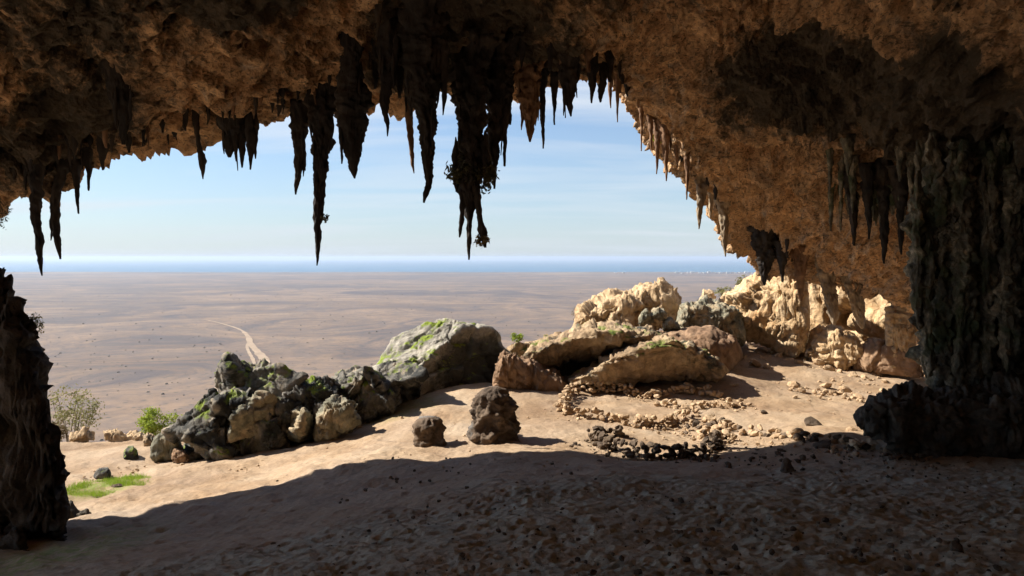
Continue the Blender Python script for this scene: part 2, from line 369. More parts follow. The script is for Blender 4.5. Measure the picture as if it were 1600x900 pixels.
ang = np.concatenate([np.radians(np.linspace(-180, -44, 40)), np.radians(np.linspace(-43.5, 43.5, 640)), np.radians(np.linspace(44, 180, 40))])
rad = np.concatenate([np.geomspace(0.4, 4.4, 26)[:-1], np.geomspace(4.4, 31, 500), np.geomspace(31.5, 420, 60)])
A, R = np.meshgrid(ang, rad, indexing='ij')
X, Y = (R * np.sin(A)).ravel(), (R * np.cos(A)).ravel()
Z = zfloor(X, Y)
pt = np.stack([X, Y, np.zeros_like(X)], 1)
px_dir = X / np.maximum(Y, 0.5)
wob = fbm(pt * 0.45, 3)
dung = sstep(1.2, -1.2, Y - (np.minimum(10.0 + 0.45 * X, 12.6) + 1.2 * wob)) * sstep(-6.5, -3.0, X + 0.25 * (Y - 8))
earth = np.clip(0.25 + 0.9 * fbm(pt * 0.6 + 40, 4), 0, 1) * 0.6 + 0.6 * sstep(14.8, 13.2, Y + 0.8 * wob - 0.02 * X)
earth = np.clip(earth, 0, 1)
gp = on_floor(165, 764)
green = 0.75 * sstep(1.2, 0.45, np.hypot((X - gp[0]) / 0.95, (Y - gp[1]) / 1.15) + 0.25 * wob)
g2 = on_floor(30, 885); green = np.maximum(green, 0.7 * sstep(1.6, 0.2, np.hypot(X - g2[0], (Y - g2[1]) / 2.5)))
g3 = on_floor(620, 640); green = np.maximum(green, 0.45 * sstep(1.6, 0.2, np.hypot(X - g3[0] - 0.2, (Y - g3[1]))))
Z += 0.10 * fbm(pt * 0.35 + 3, 3) + 0.035 * fbm(pt * 1.7 + 8, 4)
near = R.ravel() < 32
prints = worley(np.stack([X * 6.5 + 0.8 * wob, Y * 8.0 + 0.8 * wob, np.full_like(X, 0.5)], 1)[near])
lump = fbm(pt[near] * 9, 3)
patchy = sstep(-0.35, 0.35, fbm(pt[near] * 0.8 + 90, 3))
prints2 = worley(np.stack([X[near] * 2.6 + wob[near], Y[near] * 3.2, np.full(near.sum(), 0.2)], 1))
Z[near] += dung[near] * ((-0.055 * sstep(0.42, 0.16, prints) + 0.016 * lump) * (0.25 + 0.9 * patchy) - 0.03 * sstep(0.4, 0.1, prints2) + 0.014 * fbm(pt[near] * np.array([8.0, 13.0, 1.0]) + 60, 3)) + 0.010 * lump
Z[near] -= 0.022 * (1 - dung[near]) * sstep(0.28, 0.12, prints2) + 0.012 * (1 - dung[near]) * sstep(0.3, 0.1, prints)
run = pt[near].copy(); run[:, 0] = run[:, 0] * 0.55 + run[:, 1] * 0.35          # erosion runnels down the left slope
Z[near] += 0.05 * ridged(run * np.array([1.4, 0.55, 1]), 3) * sstep(0, -4, X[near]) * sstep(5, 8, Y[near]) * sstep(20, 17, Y[near])
V = np.stack([X, Y, Z], 1)
ground_me = make_mesh('cave_floor', V, grid_quads(len(ang), len(rad)), M['floor'], attrs={'dung': dung, 'earth': earth, 'green': green})
ground = link('cave_floor', ground_me, kind='structure', label='sandy cave floor, sunlit beyond the dark trampled foreground', cat='ground')

# ------------------------------------------------------------------ the plain, the track and the sea
PLAIN = -120.0
def zplain(x, y):
    return PLAIN + 2.5 * fbm(np.stack([x / 420, y / 420, 0 * x], 1), 3) * sstep(6100, 5000, y)
yy = np.geomspace(130, 6050, 160); xx = np.concatenate([-np.geomspace(60, 30000, 40)[::-1], np.linspace(-50, 50, 5), np.geomspace(60, 30000, 40)])
Xg, Yg = np.meshgrid(xx, yy, indexing='ij'); Xr, Yr = Xg.ravel(), Yg.ravel()
Zr = zplain(Xr, Yr)
Yc = Yr + np.where(Yr > 5500, 160 * fbm(np.stack([Xr / 1500, 0 * Xr, 0 * Xr], 1), 4), 0)
link('plain', make_mesh('plain', np.stack([Xr, Yc, Zr], 1), grid_quads(len(xx), len(yy)), M['plain']), kind='structure', label='wide stony brown coastal plain below the cave', cat='plain')
link('sea', make_mesh('sea', np.array([[-60000, 5000, PLAIN - 4.5], [60000, 5000, PLAIN - 4.5], [60000, 49500, PLAIN - 4.5], [-60000, 49500, PLAIN - 4.5]]), np.array([[0, 1, 2, 3]]), M['sea']),
     kind='structure', label='hazy blue sea along the horizon', cat='sea')
def on_plain(px, py):
    d = -PLAIN * F / (py - HOR); return np.array([(px - W / 2) / F * d, d])
def track(name, pts, widths, label):
    P2 = np.array([on_plain(*p) for p in pts]); t = np.linspace(0, len(pts) - 1, 120)
    C = catmull(P2, t); w = np.interp(t, range(len(pts)), widths)
    w = w * (1 + 0.35 * fbm(np.stack([t * 3, 0 * t, 0 * t], 1), 3))
    T = np.gradient(C, axis=0); T /= np.linalg.norm(T, axis=1)[:, None]; N = np.stack([-T[:, 1], T[:, 0]], 1)
    cols = np.linspace(-0.5, 0.5, 5)
    G = C[:, None, :] + N[:, None, :] * (cols[None, :, None] * w[:, None, None])
    g = G.reshape(-1, 2); z = zplain(g[:, 0], g[:, 1]) + 0.8
    link(name, make_mesh(name, np.column_stack([g, z]), grid_quads(120, 5), M['track']), kind='structure', label=label, cat='track')
track('dirt_track', [(330, 640), (345, 612), (356, 597), (392, 582), (414, 568), (404, 553), (392, 540), (387, 527), (376, 516), (352, 508), (322, 501)], [16, 14, 13, 13, 12, 10, 8, 7, 5, 5, 3],
      'pale winding dirt track crossing the plain')
track('side_track', [(398, 578), (396, 565), (389, 552), (386, 543), (390, 536)], [4, 4, 4, 4, 3], 'thin pale loop beside the winding dirt track')
# low scrub on the plain: far too many bushes to count
sv, sf = [], []
bushv = np.array([[1, 0, 0], [0.31, 0.95, 0], [-0.81, 0.59, 0], [-0.81, -0.59, 0], [0.31, -0.95, 0], [0.6, 0.35, 0.7], [-0.5, 0.5, 0.8], [-0.1, -0.65, 0.75]])
bushf = np.array([[0, 1, 5], [1, 2, 6], [1, 6, 5], [2, 3, 6], [3, 4, 7], [3, 7, 6], [4, 0, 7], [0, 5, 7], [5, 6, 7]])
for k in range(1500):
    dd_ = 380 * (2600 / 380) ** (rng.random() ** 0.8); xx_ = rng.uniform(-0.75, 0.5) * dd_
    sz = 0.35 * (3.2 ** rng.random()) * (1 + dd_ / 3000)
    sv.append(bushv * sz * rng.uniform(0.7, 1.3, 3) + np.array([xx_, dd_, 0])); sf.append(bushf + 8 * k)
sv = np.concatenate(sv); sv[:, 2] += np.repeat(zplain(sv[::8, 0], sv[::8, 1]), 8) + 0.1
M['scrub'] = rock_mat('scrub_leaves', [(0.3, (0.10, 0.086, 0.066)), (0.7, (0.15, 0.125, 0.093))], 0.05, fine=0.5, bump=0.01)
link('scrub', make_mesh('scrub', sv, np.concatenate(sf), M['scrub'], smooth=False), kind='stuff', label='dark low scrub dotted over the plain', cat='scrub')
# white houses of the settlement on the coast
hv = np.array([[-1, -1, 0], [1, -1, 0], [1, 1, 0], [-1, 1, 0], [-1, -1, 1], [1, -1, 1], [1, 1, 1], [-1, 1, 1], [-1.05, -1.05, 1], [1.05, -1.05, 1], [1.05, 1.05, 1], [-1.05, 1.05, 1],
               [-1.05, -1.05, 1.12], [1.05, -1.05, 1.12], [1.05, 1.05, 1.12], [-1.05, 1.05, 1.12]], float)
hq = np.array([[0, 1, 5, 4], [1, 2, 6, 5], [2, 3, 7, 6], [3, 0, 4, 7], [8, 9, 13, 12], [9, 10, 14, 13], [10, 11, 15, 14], [11, 8, 12, 15], [12, 13, 14, 15], [8, 11, 10, 9]])
house_me = make_mesh('house', hv, hq, M['white'], smooth=False)
for k, px in enumerate([962, 975, 1058, 1066, 1076, 1082, 1093, 1101, 1108, 1119, 1126, 1138, 1150, 1157, 1166, 1176]):
    d = 5700 - 60 * (k % 4)
    o = link('house', house_me, label='tiny white flat-roofed house in the far coastal settlement', cat='house', group='white houses along the far coast',
             loc=((px - 800) / F * d, d, PLAIN - 1))
    o.scale = (8 + 3 * (k % 3), 6, 6 + 3 * ((k * 7) % 3))

# ------------------------------------------------------------------ the cave roof and walls: one shell from behind the camera out to the brow and over it
ST = [  # brow point (pixel, depth), then points further in: 4 m inside the brow, overhead, at the back; outward direction
    (('w', -12.0, -16.0, -6.0), (-11, -15.5, -5.0), (-9.5, -15, -4.0), (-8, -14.5, -3.5), (-0.6, 0, 0.5)),  # unseen left side of the mouth, opened and raised to brighten the interior
    (('w', -14.0, -12.5, 2.0), (-12, -12, 3.0), (-10, -12, 2.0), (-7.5, -14, -0.5), (-0.6, 0, 0.7)),
    (('w', -15.5, -7.0, 11.0), (-12.0, -6.5, 10.8), (-9, -7, 8.0), (-7, -14, 1.0), (-0.3, 0, 1)),
    (('w', -15.8, 0.0, 12.0), (-11.8, -1, 11.5), (-8.5, -3, 9.5), (-6.5, -14, 2.4), (-0.3, 0, 1)),
    (('w', -15.2, 6.5, 5.6), (-11.8, 4.0, 8.2), (-8.2, 0, 8.0), (-6, -14, 3.2), (-0.3, 0, 1)),
    (('w', -14.4, 12.0, 1.7), (-11.4, 8.0, 6.0), (-7.8, 1, 7.4), (-5.5, -14, 3.6), (-0.1, 0, 1)),
    ((-200, 336, 14.6), (-13.0, 10.0, 3.2), (-11, 1, 4.5), (-6, -14, 3.0), (0, 0, 1)),
    ((0, 296, 15.0), (-10.0, 10.5, 4.0), (-8, 1.5, 5.8), (-5, -14, 3.8), (0, 0, 1)),
    ((140, 240, 15.5), (-8.0, 11.0, 4.6), (-6.5, 1.5, 6.3), (-4, -14, 4.2), (0, 0, 1)),
    ((330, 200, 16.0), (-6.0, 11.5, 5.2), (-4.5, 1.5, 6.8), (-2.5, -14, 4.5), (0, 0, 1)),
    ((560, 136, 17.0), (-3.2, 12.0, 6.0), (-2.0, 1.5, 7.2), (-1, -14, 4.8), (0, 0, 1)),
    ((800, 130, 18.5), (0.0, 12.5, 6.6), (0.5, 1.5, 7.3), (0.5, -14, 4.8), (0, 0, 1)),
    ((955, 108, 20.0), (2.4, 13.0, 6.6), (2.5, 1.5, 7.0), (2, -14, 4.6), (0, 0, 1)),
    ((1004, 182, 21.0), (4.5, 13.5, 5.8), (4.5, 1.5, 6.4), (3.5, -14, 4.2), (0.2, 0, 1)),
    ((1082, 278, 22.0), (6.3, 14.0, 4.8), (6.0, 1.5, 5.6), (5, -14, 3.6), (0.3, 0, 1)),
    ((1190, 398, 25.0), (8.3, 15.0, 3.4), (7.5, 1.5, 4.5), (6.5, -14, 2.8), (0.4, 0, 1)),
    ((1262, 432, 24.6), (10.0, 15.0, 2.0), (8.8, 1.5, 3.0), (7.5, -14, 2.0), (0.5, 0, 0.9)),
    ((1345, 448, 23.6), (11.0, 15.0, 0.4), (9.6, 1.5, 1.2), (8, -14, 0.8), (0.8, 0, 0.7)),
    ((1440, 455, 21.0), (11.5, 14.0, -1.0), (10, 1.5, 0.0), (8.2, -14, -0.5), (1, 0, 0.3)),
    ((1490, 620, 18.0), (11.0, 12.5, -2.6), (10, 1.5, -1.5), (8, -14, -1.5), (1, 0, 0)),
    ((1530, 740, 16.0), (10.5, 11.5, -5.2), (10, 1.5, -4.2), (8, -14, -3.0), (1, 0, 0)),
]
rows = []
for b, m, o_, k_, out in ST:
    B = np.array(b[1:]) if b[0] == 'w' else P(*b); out = np.array(out, float); m, o_, k_ = np.array(m, float), np.array(o_, float), np.array(k_, float)
    rows.append([np.array([0, -20, 0.5]) + 0.05 * k_, k_, o_, m, B * 0.45 + m * 0.55 + np.array([0, 0.0, 0.12]), B,
                 B + np.array([0, 0.55, 0]) + 0.35 * out, B + np.array([0, 0.1, 0]) + 2.2 * out, B + np.array([0, -3, 0]) + 6.0 * out, B + np.array([0, -12, 0]) + 10.0 * out])
CT = np.array(rows)                                                      # (stations, along, 3)
tu = np.concatenate([np.linspace(0, 6, 90)[:-1], np.linspace(6, 19, 580)[:-1], np.linspace(19, 20, 40)])
tv = np.concatenate([np.linspace(0, 2, 26)[:-1], np.linspace(2, 3, 90)[:-1], np.linspace(3, 5, 290)[:-1], np.linspace(5, 6, 50)[:-1], np.linspace(6, 7, 40)[:-1], np.linspace(7, 9, 16)])
G1 = catmull(CT, tu)                                                     # (nu, along, 3)
G = catmull(np.swapaxes(G1, 0, 1), tv).swapaxes(0, 1)
Nn = grid_normals(G)
pts = G.reshape(-1, 3); nrm = Nn.reshape(-1, 3)
inside = np.array([0.0, 8.0, 0.0]) - pts
sgn = np.sign((nrm * inside).sum(1)); nrm = nrm * sgn[:, None] * np.where(np.repeat(tv[None, :], len(tu), 0).ravel() > 5.5, -1, 1)[:, None]
pw = pts + 0.5 * np.stack([fbm(pts * 0.5, 2), fbm(pts * 0.5 + 31, 2), fbm(pts * 0.5 + 77, 2)], 1)
tvv = np.repeat(tv[None, :], len(tu), 0).ravel()
fade = 1 - 0.75 * np.exp(-((tvv - 5.0) / 0.12) ** 2)                     # keep the brow line itself where it is
disp = 0.55 * fbm(pw * 0.33, 3) * fade
disp += 0.27 * ridged(pw * 0.85 + 5, 3) * (0.4 + 0.6 * fade) - 0.08
disp += 0.13 * fbm(pw * 2.3 + 11, 4)
wl_ = worley(pw * 2.0)
disp -= 0.30 * sstep(0.55, 0.15, wl_) * sstep(-0.2, 0.4, fbm(pw * 0.6 + 60, 2))
wl2 = worley(pw * np.array([4.6, 4.6, 5.4]) + 13)
disp -= 0.085 * sstep(0.5, 0.1, wl2)
disp += 0.05 * ridged(pw * 6.0, 2)
disp += 0.07 * ridged(pw * np.array([0.7, 0.7, 4.0]) + 70, 2) * sstep(0.0, 0.4, fbm(pts * 0.5 + 15, 2))
f1_, f2_, id_, fc_ = worley2(pw * np.array([1.5, 1.5, 2.2]) + 19)
disp += 0.22 * fc_ + 0.10 * (id_ - 0.5)
f1_, f2_, id_, fc_ = worley2(pw * np.array([3.6, 3.6, 5.0]) + 5)
disp += 0.10 * fc_ + 0.05 * (id_ - 0.5)
disp *= 1 - 0.45 * np.exp(-((tvv - 5.0) / 0.10) ** 2)
Vr = pts + nrm * disp[:, None]
# dark staining of the rock around the seeps the stalactites hang from
stain_shade = 0.06 + 0.55 * fbm(pts * 0.42 + 21, 4)
def blot(px, py, d, rx, amt):
    global stain_shade
    q = P(px, py, d); dd = np.linalg.norm((pts - q) / rx, axis=1)
    stain_shade = stain_shade + amt * np.exp(-dd ** 2)
for b in [(120, 30, 12.5, 2.6, .55), (380, 15, 13.0, 1.8, .6), (60, 170, 13.5, 1.8, .45), (20, 260, 14.5, 1.2, .5), (640, 20, 15, 1.5, .4), (185, 190, 14.7, 0.9, .5), (480, 100, 15.5, .6, .2), (560, 120, 16.3, .8, .5), (690, 70, 16.3, 1.6, .9), (790, 90, 17, 1.5, .7), (880, 70, 17.8, 1.4, .6),
          (1290, 165, 16, 1.9, 1.1), (1230, 100, 16.5, 1.4, .7), (1130, 170, 19, 0.9, .35), (1410, 235, 15.5, 1.9, 1.0), (1500, 260, 14, 1.6, .7), (1490, 80, 13.5, 1.2, .75), (1380, 330, 18, 1.5, .6), (1560, 400, 14, 2.2, .8), (1580, 560, 13, 2.5, .9), (1000, 20, 16, 1.0, .3),
          (430, 130, 15.2, 1.6, -.9), (560, 60, 15.6, 1.0, -.3), (1350, 300, 19, 1.2, -.5), (300, 150, 14.8, 1.2, -.45), (600, 130, 16.6, .8, -.3), (1080, 90, 18, 1.2, -.4), (1180, 250, 20, 1.8, -.35), (1300, 360, 22, 2.0, -.45), (1370, 410, 23.5, 1.6, -.4), (1300, 20, 14, 1.4, -.35), (1440, 170, 14.5, .6, -.4), (1560, 60, 12, 1.0, -.4)]:
    blot(*b)
roof_me = make_mesh('cave_roof', Vr, grid_quads(len(tu), len(tv)), M['roof'], attrs={'stain_shade': stain_shade})
roof = link('cave_roof', roof_me, kind='structure', label='rough brown rock roof and walls of the cave', cat='cave roof')
Qr = grid_quads(len(tu), len(tv))
roof_bvh = BVHTree.FromPolygons(Vr.tolist(), Qr.tolist())
def on_roof(px, py, default):
    d = Vector(P(px, py, 1.0)).normalized()
    h = roof_bvh.ray_cast(Vector((0, 0, 0)), d, 60)
    if h[0] is None or h[0].y > default + 4: return default
    return h[0].y
brow_x = np.array([s[0][0] for s in ST[6:17]], float); brow_y = np.array([s[0][1] for s in ST[6:17]], float); brow_d = np.array([s[0][2] for s in ST[6:17]], float)

# ------------------------------------------------------------------ rock builders
def rock_relief(q, qw, amp, rough, block, bscale):
    """relief of a weathered limestone block: swells, tilted facets, cracks, pits and grain"""
    dsp = amp * (1.1 * fbm(qw * 0.7 + 3, 3) + 0.35 * ridged(qw * 1.5 + 5, 3))
    b1, b2, bid, fac = worley2(qw * np.array([0.8, 0.8, 1.1]) * bscale + 7)
    dsp += block * amp * (2.2 * fac + 0.8 * (bid - 0.5) - 0.9 * sstep(0.10, 0.0, b2 - b1))
    b1, b2, bid, fac = worley2(qw * 2.3 * bscale + 3)
    dsp += block * amp * (0.9 * fac + 0.3 * (bid - 0.5) - 0.35 * sstep(0.10, 0.0, b2 - b1))
    b1, b2, bid, fac = worley2(qw * 5.5 * bscale + 1)
    dsp += block * amp * 0.35 * fac
    dsp += amp * rough * (0.28 * fbm(qw * 4.0 + 8, 4) - 0.35 * sstep(0.45, 0.1, worley(qw * 3.1)) * sstep(0.0, 0.35, fbm(qw * 0.9 + 44, 2)))
    dsp += amp * rough * 0.14 * ridged(qw * 9.0 + 2, 2)
    return dsp

def facet_rock(name, px, py, d, planes, mat, amp=0.1, scale=1.0, label=None, cat='boulder', nu=180, nv=110, power=14.0, rough=1.0, block=0.6, bscale=1.0, stain_shade=None):
    """a boulder bounded by (normal, distance) planes round its centre, edges worn"""
    c = P(px, py, d)
    th = np.linspace(0, math.pi, nv); ph = np.linspace(0, 2 * math.pi, nu, endpoint=False)
    T_, F_ = np.meshgrid(th, ph, indexing='ij')
    D = np.stack([np.sin(T_) * np.cos(F_), np.sin(T_) * np.sin(F_), np.cos(T_)], -1).reshape(-1, 3)
    inv = 0
    for nn, off in planes:
        nn = np.array(nn, float); nn /= np.linalg.norm(nn)
        inv = inv + np.maximum(D @ nn / off, 0) ** power
    p = D / (inv ** (1 / power))[:, None]
    G = p.reshape(nv, nu, 3); N = grid_normals(G, True).reshape(-1, 3); N *= np.sign((N * D).sum(1) + 1e-9)[:, None]
    N[:nu] = (0, 0, 1); N[-nu:] = (0, 0, -1)
    q = (p + c) / scale; qw = q + 0.3 * np.stack([fbm(q * 0.8, 2), fbm(q * 0.8 + 31, 2), fbm(q * 0.8 + 77, 2)], 1)
    dsp = rock_relief(q, qw, amp, rough, block, bscale); dsp -= dsp.mean(); dsp[:nu] = dsp[:nu].mean(); dsp[-nu:] = dsp[-nu:].mean()
    at = {'stain_shade': stain_shade[1] * np.exp(-(((p - np.array(stain_shade[0])) / np.array(stain_shade[2])) ** 2).sum(1))} if stain_shade else None
    me = make_mesh(name, p + N * dsp[:, None], grid_quads(nv, nu, True), mat, attrs=at)
    return link(name, me, loc=c, label=label, cat=cat)

def blob(name, top, bot, d, thick, mat, amp=0.10, scale=1.0, expo=0.75, nx=120, nt=84, label=None, cat='boulder', group=None, parent=None, strata=0.0, lean=0.0, rough=1.0, round_ends=0.5, holes=None, d2=None, block=0.6, bscale=1.0):
    """a rock whose silhouette seen from the cave follows the outline top/bot (pixels at depth d), with real thickness in depth"""
    top, bot = np.array(top, float), np.array(bot, float)
    if d is None: d = on_floor(bot[:, 0].mean(), bot[:, 1].max() - 2)[1]
    x0, x1 = max(top[0, 0], bot[0, 0]), min(top[-1, 0], bot[-1, 0])
    s = 0.5 - 0.5 * np.cos(np.linspace(0.02, math.pi - 0.02, nx)); s = 0.5 * s + 0.5 * np.linspace(0, 1, nx)
    px = x0 + (x1 - x0) * s
    dc = d + ((d2 if d2 is not None else d) - d) * s                   # depth of the rock's spine, column by column
    X = (px - W / 2) / F * dc
    zt = (HOR - np.interp(px, top[:, 0], top[:, 1])) / F * dc; zb = (HOR - np.interp(px, bot[:, 0], bot[:, 1])) / F * dc
    zc, hh = (zt + zb) / 2, np.maximum((zt - zb) / 2, 0.01)
    end = np.clip(np.minimum(s, 1 - s) * 2, 0, 1)
    taper = (1 - (1 - np.clip(end * 2.2, 0, 1)) ** 2) ** round_ends
    taper = 0.12 + 0.88 * taper
    th = np.linspace(0, 2 * math.pi, nt, endpoint=False)
    ct, sn = np.cos(th), np.sin(th)
    cy = np.sign(ct) * np.abs(ct) ** expo; cz = np.sign(sn) * np.abs(sn) ** expo
    G = np.zeros((nx, nt, 3))
    off = thick * taper[:, None] * cy[None, :] + lean * hh[:, None] * cz[None, :]
    G[:, :, 0] = X[:, None] + off * (X.mean() / d)                      # plan turned towards the cave's axis
    G[:, :, 1] = dc[:, None] + off
    G[:, :, 2] = zc[:, None] + (hh * np.minimum(1, taper + 0.3))[:, None] * cz[None, :]
    N = grid_normals(G, True)
    c = G.mean((0, 1)); 
    N *= np.sign(((G - G.mean(1, keepdims=True)) * N).sum(2, keepdims=True) + 1e-9)
    p = G.reshape(-1, 3); q = p / scale
    qw = q + 0.35 * np.stack([fbm(q * 0.8, 2), fbm(q * 0.8 + 31, 2), fbm(q * 0.8 + 77, 2)], 1)
    dsp = rock_relief(q, qw, amp, rough, block, bscale)
    if strata: dsp += strata * (np.abs((q[:, 2] * 3.2 + 0.5 * fbm(q * 0.9, 2)) % 1.0 - 0.5) * 2 - 0.5)
    dsp -= dsp.mean() + 0.25 * dsp.std()
    for hpx, hpy, hr, hd in holes or []:
        hp = P(hpx, hpy, d - thick); dd = np.hypot(p[:, 0] - hp[0], p[:, 2] - hp[2])
        dsp -= hd * sstep(hr, hr * 0.4, dd) * (p[:, 1] < d)
    edge = np.repeat(np.clip(end * 6, 0.15, 1)[:, None], nt, 1).ravel()
    p = p + N.reshape(-1, 3) * (dsp * edge)[:, None]
    base = np.array([X.mean(), d, zb.min()])
    V = np.concatenate([p, [p[:nt].mean(0)], [p[-nt:].mean(0)]]) - base
    Q = grid_quads(nx, nt, True)
    j = np.arange(nt); jn = (j + 1) % nt; n0 = nx * nt
    caps = np.concatenate([np.stack([np.full(nt, n0), j, jn, jn], 1)[:, :4], np.stack([np.full(nt, n0 + 1), (nx - 1) * nt + jn, (nx - 1) * nt + j, (nx - 1) * nt + j], 1)])
    me = make_mesh_mixed(name, V, Q, caps[:, :3], mat)
    return link(name, me, parent=parent, label=label, cat=cat if parent is None else None, group=group, loc=base - (np.array(parent.location) if parent else 0))

def make_mesh_mixed(name, V, Q, T, mat, smooth=True):
    me = bpy.data.meshes.new(name)
    V = np.ascontiguousarray(V, np.float32)
    nq, nt_ = len(Q), len(T)
    me.vertices.add(len(V)); me.vertices.foreach_set('co', V.ravel())
    li = np.concatenate([np.asarray(Q).ravel(), np.asarray(T).ravel()]).astype(np.int32)
    me.loops.add(len(li)); me.loops.foreach_set('vertex_index', li)
    me.polygons.add(nq + nt_)
    me.polygons.foreach_set('loop_start', np.concatenate([np.arange(nq) * 4, nq * 4 + np.arange(nt_) * 3]).astype(np.int32))
    me.polygons.foreach_set('use_smooth', np.full(nq + nt_, smooth))
    me.materials.append(mat); me.update(calc_edges=True)
    return me

def tube_mesh(name, path, radii, mat, ns=30, flute=0.25, amp=0.18, seed=0.0, ell=1.0):
    """irregular tapering tube (stalactite, drapery, stalagmite) along a mostly vertical path"""
    path = np.asarray(path, float); radii = np.asarray(radii, float)
    th = np.linspace(0, 2 * math.pi, ns, endpoint=False)
    ca, sa = np.cos(th), np.sin(th)
    n_ = len(path)
    k = np.repeat(path[:, None, :], ns, 1)
    dirs = np.stack([np.repeat(ca[None], n_, 0), np.repeat(sa[None] * ell, n_, 0), np.zeros((n_, ns))], -1)
    q = (k + dirs * radii.max() * 0.8).reshape(-1, 3) + seed
    rr = 1 + flute * ridged(q * np.array([2.6, 2.6, 0.45]) * (0.35 / max(radii.max(), 0.06)) ** 0.5, 3).reshape(n_, ns) * 0.7
    rr += amp * 1.2 * fbm(q * 3.4, 4).reshape(n_, ns) + amp * 1.1 * fbm(q * np.array([11.0, 11.0, 6.0]), 3).reshape(n_, ns)
    rr += 1.0 - rr.mean()
    G = k + dirs * (radii[:, None] * np.clip(rr, 0.25, 2.2))[:, :, None]
    V = np.concatenate([G.reshape(-1, 3), [path[0]], [path[-1]]])
    Q = grid_quads(n_, ns, True); j = np.arange(ns); jn = (j + 1) % ns; n0 = n_ * ns
    T = np.concatenate([np.stack([np.full(ns, n0), j, jn], 1), np.stack([np.full(ns, n0 + 1), (n_ - 1) * ns + jn, (n_ - 1) * ns + j], 1)])
    return make_mesh_mixed(name, V, Q, T, mat)

def stalactite(prof, label=None, mat='stal', d=None, parent=None, name='stalactite', wob=0.45, group=None, flute=0.32, amp=0.33, ell=0.9, embed=0.35):
    """prof: list of (pixel x, pixel y, pixel width) from root to tip"""
    pr = np.array(prof, float)
    bd = float(np.interp(pr[0, 0], brow_x, brow_d))
    if d is None: d = on_roof(pr[0, 0], pr[0, 1], bd)
    d = min(d, bd + 3)
    L = (pr[-1, 1] - pr[0, 1]) / F * d
    n_ = int(np.clip(L / 0.025, 10, 140))
    t = np.linspace(0, 1, n_); py = pr[0, 1] + (pr[-1, 1] - pr[0, 1]) * t
    px = np.interp(py, pr[:, 1], pr[:, 0]); w = np.interp(py, pr[:, 1], pr[:, 2])
    X = (px - W / 2) / F * d; Zz = (HOR - py) / F * d
    sd = rng.random() * 90
    r = 0.80 * w / 2 / F * d
    tt = np.stack([t * L * 1.2 + sd, 0 * t, 0 * t], 1)
    X = X + wob * 0.18 * r[0] * fbm(tt * 2.0, 2) * np.minimum(1, t * 3); Yv = d + wob * 0.25 * r[0] * fbm(tt * 2.0 + 50, 2)
    path = np.stack([X, Yv, Zz], 1)
    ne = 5; e = np.linspace(1, 0, ne, endpoint=False)[:, None]
    path = np.concatenate([path[0] + e * np.array([0, 0.0, embed + 0.3 * r[0]]), path]); r = np.concatenate([r[0] * ((1 + 0.5 * e[:, 0]) if name != 'tip' else (1 - 0.85 * e[:, 0])), r])
    root = path[0].copy()
    me = tube_mesh(name, path - root, r, M[mat], ns=int(np.clip(r.max() * 90, 10, 40)), flute=flute, amp=amp, seed=sd, ell=ell)
    pl = np.array(parent.location) if (parent is not None and parent is not roof) else np.zeros(3)
    o = link(name, me, parent=parent, loc=root - pl, label=label, cat='stalactite' if parent is None else None, group=group)
    return o, d

# ------------------------------------------------------------------ stalactites along the brow, left to right
def S(prof, label, subs=(), **kw):
    o, d = stalactite(prof, label, **kw)
    pr = np.array(prof, float); hgt = pr[-1, 1] - pr[0, 1]
    if pr[:, 2].max() > 28:                                              # ragged drips round the upper half
        for k in range(int(pr[:, 2].max() / 8)):
            y = pr[0, 1] + hgt * rng.uniform(0.15, 0.62); wy = float(np.interp(y, pr[:, 1], pr[:, 2])); xx_ = float(np.interp(y, pr[:, 1], pr[:, 0])) + wy * 0.44 * rng.choice([-1, 1]) * rng.uniform(0.4, 1)
            ln = rng.uniform(14, 48); w_ = rng.uniform(4, 9)
            stalactite([(xx_, y, w_), (xx_, y + ln * 0.5, w_ * 0.8), (xx_ + rng.uniform(-2, 2), y + ln, 1.5)], parent=o, name='tip', d=d - rng.uniform(-0.1, 0.22), mat=kw.get('mat', 'stal'), embed=0.3)
    for s in subs: stalactite(s, parent=o, name='tip', d=d + (rng.random() - .5) * 0.2, mat=kw.get('mat', 'stal'), embed=0.35)
    return o, d
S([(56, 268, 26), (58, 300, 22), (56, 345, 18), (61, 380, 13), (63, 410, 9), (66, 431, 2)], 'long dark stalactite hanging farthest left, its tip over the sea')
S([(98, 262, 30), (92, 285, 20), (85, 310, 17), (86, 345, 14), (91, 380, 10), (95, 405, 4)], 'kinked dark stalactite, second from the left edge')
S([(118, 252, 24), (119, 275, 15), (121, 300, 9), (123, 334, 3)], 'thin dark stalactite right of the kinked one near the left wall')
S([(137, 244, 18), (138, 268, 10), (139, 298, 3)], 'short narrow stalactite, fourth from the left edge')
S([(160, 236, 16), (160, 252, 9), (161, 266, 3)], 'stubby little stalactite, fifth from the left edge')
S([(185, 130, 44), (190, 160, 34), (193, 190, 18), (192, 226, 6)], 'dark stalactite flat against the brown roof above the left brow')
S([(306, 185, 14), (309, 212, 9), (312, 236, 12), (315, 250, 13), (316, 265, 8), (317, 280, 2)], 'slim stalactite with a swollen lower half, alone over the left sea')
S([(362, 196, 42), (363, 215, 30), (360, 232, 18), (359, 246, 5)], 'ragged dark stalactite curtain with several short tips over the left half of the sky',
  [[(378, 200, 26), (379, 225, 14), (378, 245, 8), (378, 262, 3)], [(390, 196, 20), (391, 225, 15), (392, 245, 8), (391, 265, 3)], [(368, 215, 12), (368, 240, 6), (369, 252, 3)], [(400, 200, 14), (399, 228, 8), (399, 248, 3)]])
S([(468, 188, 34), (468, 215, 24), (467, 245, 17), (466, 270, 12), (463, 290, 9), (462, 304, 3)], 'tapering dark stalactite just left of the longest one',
  [[(474, 240, 10), (475, 262, 6), (474, 276, 2)]])
